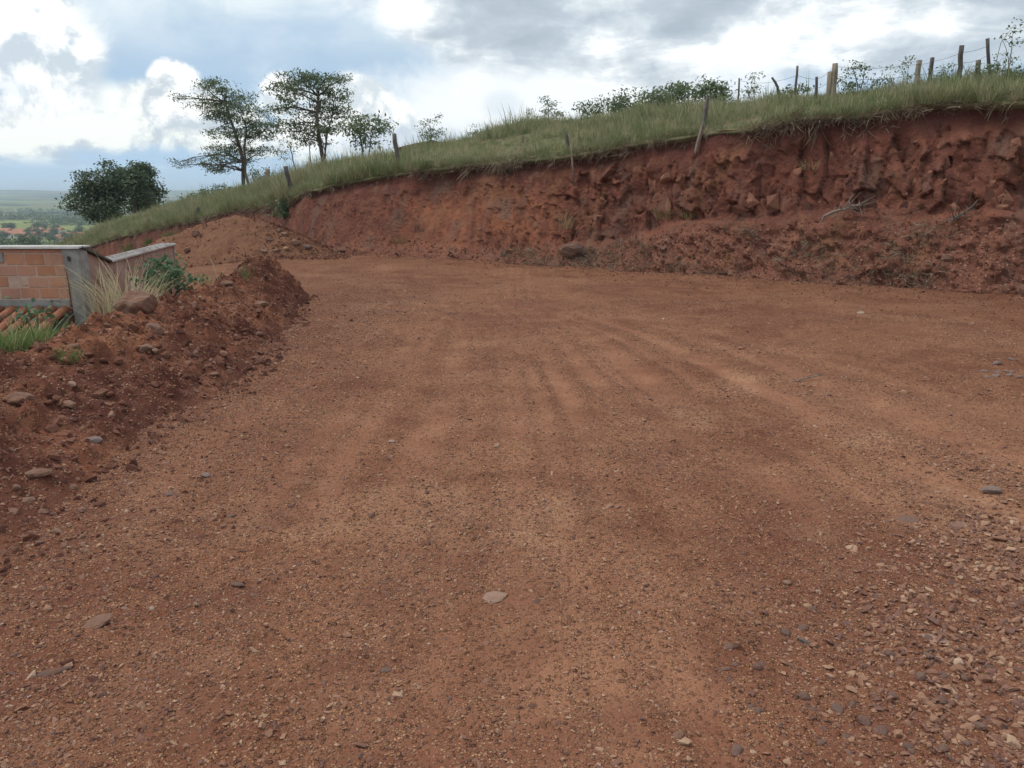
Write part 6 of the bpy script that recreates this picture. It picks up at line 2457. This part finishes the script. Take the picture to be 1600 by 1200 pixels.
# ------------------------------------------------------------------ valley: houses, trees
def far_house(px, Y, w, d, h, rz, label, group=None):
    x = P(px, 360, Y)[0]
    z = float(H(np.array([x]), np.array([Y]), False)[0])
    root = empty('farm_house', (x, Y, z), rz)
    tag(root, label, 'house', group)
    m = MB()
    m.box((0, 0, h / 2 - 0.3), (w, d, h + 0.6))
    wl = m.build('wall', M['house_wall'], root)
    m = MB()
    e = 0.5
    m.prism([(-w / 2 - e, -d / 2 - e, h), (-w / 2 - e, d / 2 + e, h), (-w / 2 - e, 0, h + d * 0.27)], [(w / 2 + e, -d / 2 - e, h), (w / 2 + e, d / 2 + e, h), (w / 2 + e, 0, h + d * 0.27)])
    m.build('roof', M['house_roof'], root)
    for q in (-0.28, 0.25):
        m = MB()
        m.box((q * w, -d / 2 - 0.02, h * 0.55), (1.4, 0.08, 1.2))
        m.build('window', M['house_window'], root)
    m = MB()
    m.box((0.02 * w, -d / 2 - 0.02, 1.05), (1.0, 0.08, 2.1))
    m.build('door', M['house_window'], root)
    return root


def build_valley():
    r = np.random.default_rng(77)
    spec = [(20, 610, 13, 9), (32, 640, 10, 8), (43, 600, 15, 9), (58, 655, 12, 8), (8, 650, 11, 8), (70, 620, 10, 8), (100, 560, 13, 9), (109, 585, 16, 10), (88, 660, 11, 8), (118, 600, 12, 8), (-30, 630, 12, 8), (-70, 600, 14, 9), (50, 560, 10, 7)]
    for (px, Y, w, d) in spec:
        far_house(px, Y, w, d, 3.0, r.uniform(-.5, .5), 'small house with red tiled roof in the valley village', 'houses of the valley village')
    # trees of the valley
    tr = np.random.default_rng(78)
    def proto(seed, n, leaf):
        root = empty('valley_tree', (0, 0, 0))
        cl = []
        q = np.random.default_rng(seed)
        for k in range(7):
            cl.append((np.array([q.normal(0, 1.4), q.normal(0, 1.4), 4.6 + q.normal(0, 1.3)]), (q.uniform(1.4, 2.3),) * 2 + (q.uniform(1.2, 2.0),), 1))
        foliage('crown', cl, n, leaf, seed, M['leaf_dark'], root, aspect=0.7)
        m = MB()
        m.tube([(0, 0, -.6), (0.1, 0, 2), (0, .1, 5)], [.28, .22, .1], 6)
        m.build('trunk', M['bark'], root, True)
        return root
    protos = [proto(900 + i, 900, 0.75) for i in range(3)]
    used = set()

    def put(px, Y, s, label, group, k):
        x = P(px, 360, Y)[0]
        z = float(H(np.array([x]), np.array([Y]), False)[0])
        src = protos[k % 3]
        if k % 3 not in used and k < 3:
            o = src
            used.add(k % 3)
        else:
            o = src.copy()
            C.objects.link(o)
            for ch in src.children:
                c = ch.copy()
                C.objects.link(c)
                c.parent = o
        o.location = (x, Y, z - 0.2)
        o.rotation_euler = (0, 0, tr.uniform(0, 6.28))
        o.scale = (s, s, s * tr.uniform(.9, 1.15))
        tag(o, label, 'tree', group)
    k = 0
    for px in (-60, -38, -18, 2, 12, 22, 31, 40, 48, 57, 66):
        put(px + tr.uniform(-3, 3), 225 + tr.uniform(-18, 18), tr.uniform(0.85, 1.15) * (0.95 if px < 50 else 0.75), 'dark tree in the row just beyond the brick wall', 'trees in the row beyond the wall', k)
        k += 1
    for q in range(60):
        px = tr.uniform(-60, 135)
        Y = tr.uniform(480, 720)
        put(px, Y, tr.uniform(0.6, 1.05), 'small green tree among the valley village houses', 'trees among the village houses', k)
        k += 1
    # far woods: one mass each
    for (px, Y, wx, wy, n, lab) in [(20, 1050, 60, 40, 2600, 'dark far wood at the left edge above the village'), (112, 850, 40, 30, 1500, 'scrubby wood beside the round trees'), (60, 1500, 160, 30, 2500, 'thin far tree line across the fields')]:
        x = P(px, 340, Y)[0]
        q = np.random.default_rng(int(px))
        cx = q.normal(0, 1, (60, 2))
        cl = []
        for a in cx:
            xx, yy = x + a[0] * wx * .5, Y + a[1] * wy * .5
            zz = float(H(np.array([xx]), np.array([yy]), False)[0])
            cl.append((np.array([xx, yy, zz + 4]), (6, 6, 4.5), 1))
        V, F, A = leaf_cloud(cl, n, 2.2, int(px) + 5, aspect=0.8)
        o = link('woodland', mesh_np('woodland', V, F, M['leaf_dark'], False, {'leafr': A}))
        tag(o, lab, None, None, 'stuff')
    # bare snag and young tree just past the wall
    b = P(80, 384, 60)
    b[2] = float(H(np.array([b[0]]), np.array([b[1]]), False)[0])
    return


build_valley()


def build_haze():
    m = bpy.data.materials.new('haze_air')
    m.use_nodes = True
    t = NT(m.node_tree)
    for n in list(t.n):
        t.n.remove(n)
    v = t.n.new('ShaderNodeVolumePrincipled')
    v.inputs['Color'].default_value = (0.66, 0.80, 1.0, 1)
    v.inputs['Density'].default_value = 0.00021
    v.inputs['Anisotropy'].default_value = 0.2
    out = t.n.new('ShaderNodeOutputMaterial')
    t.l.new(v.outputs[0], out.inputs['Volume'])
    mb = MB()
    mb.box((0, 0, 0), (25000, 25000, 180.0))
    o = mb.build('haze', m, loc=(0, 0, 15.0))
    tag(o, 'thin pale blue haze over the valley', None, None, 'stuff')
    zs = [min((v.co.z for v in ob.data.vertices), default=0) for ob in C.objects if ob.name in ('valley',)]
    zx = [max((v.co.z for v in ob.data.vertices), default=0) for ob in C.objects if ob.name in ('valley',)]
    lo, hi = min(zs) - 1.5, max(zx) + 12
    o.scale = (1, 1, (hi - lo) / 180.0)
    o.location.z = (hi + lo) / 2


build_haze()
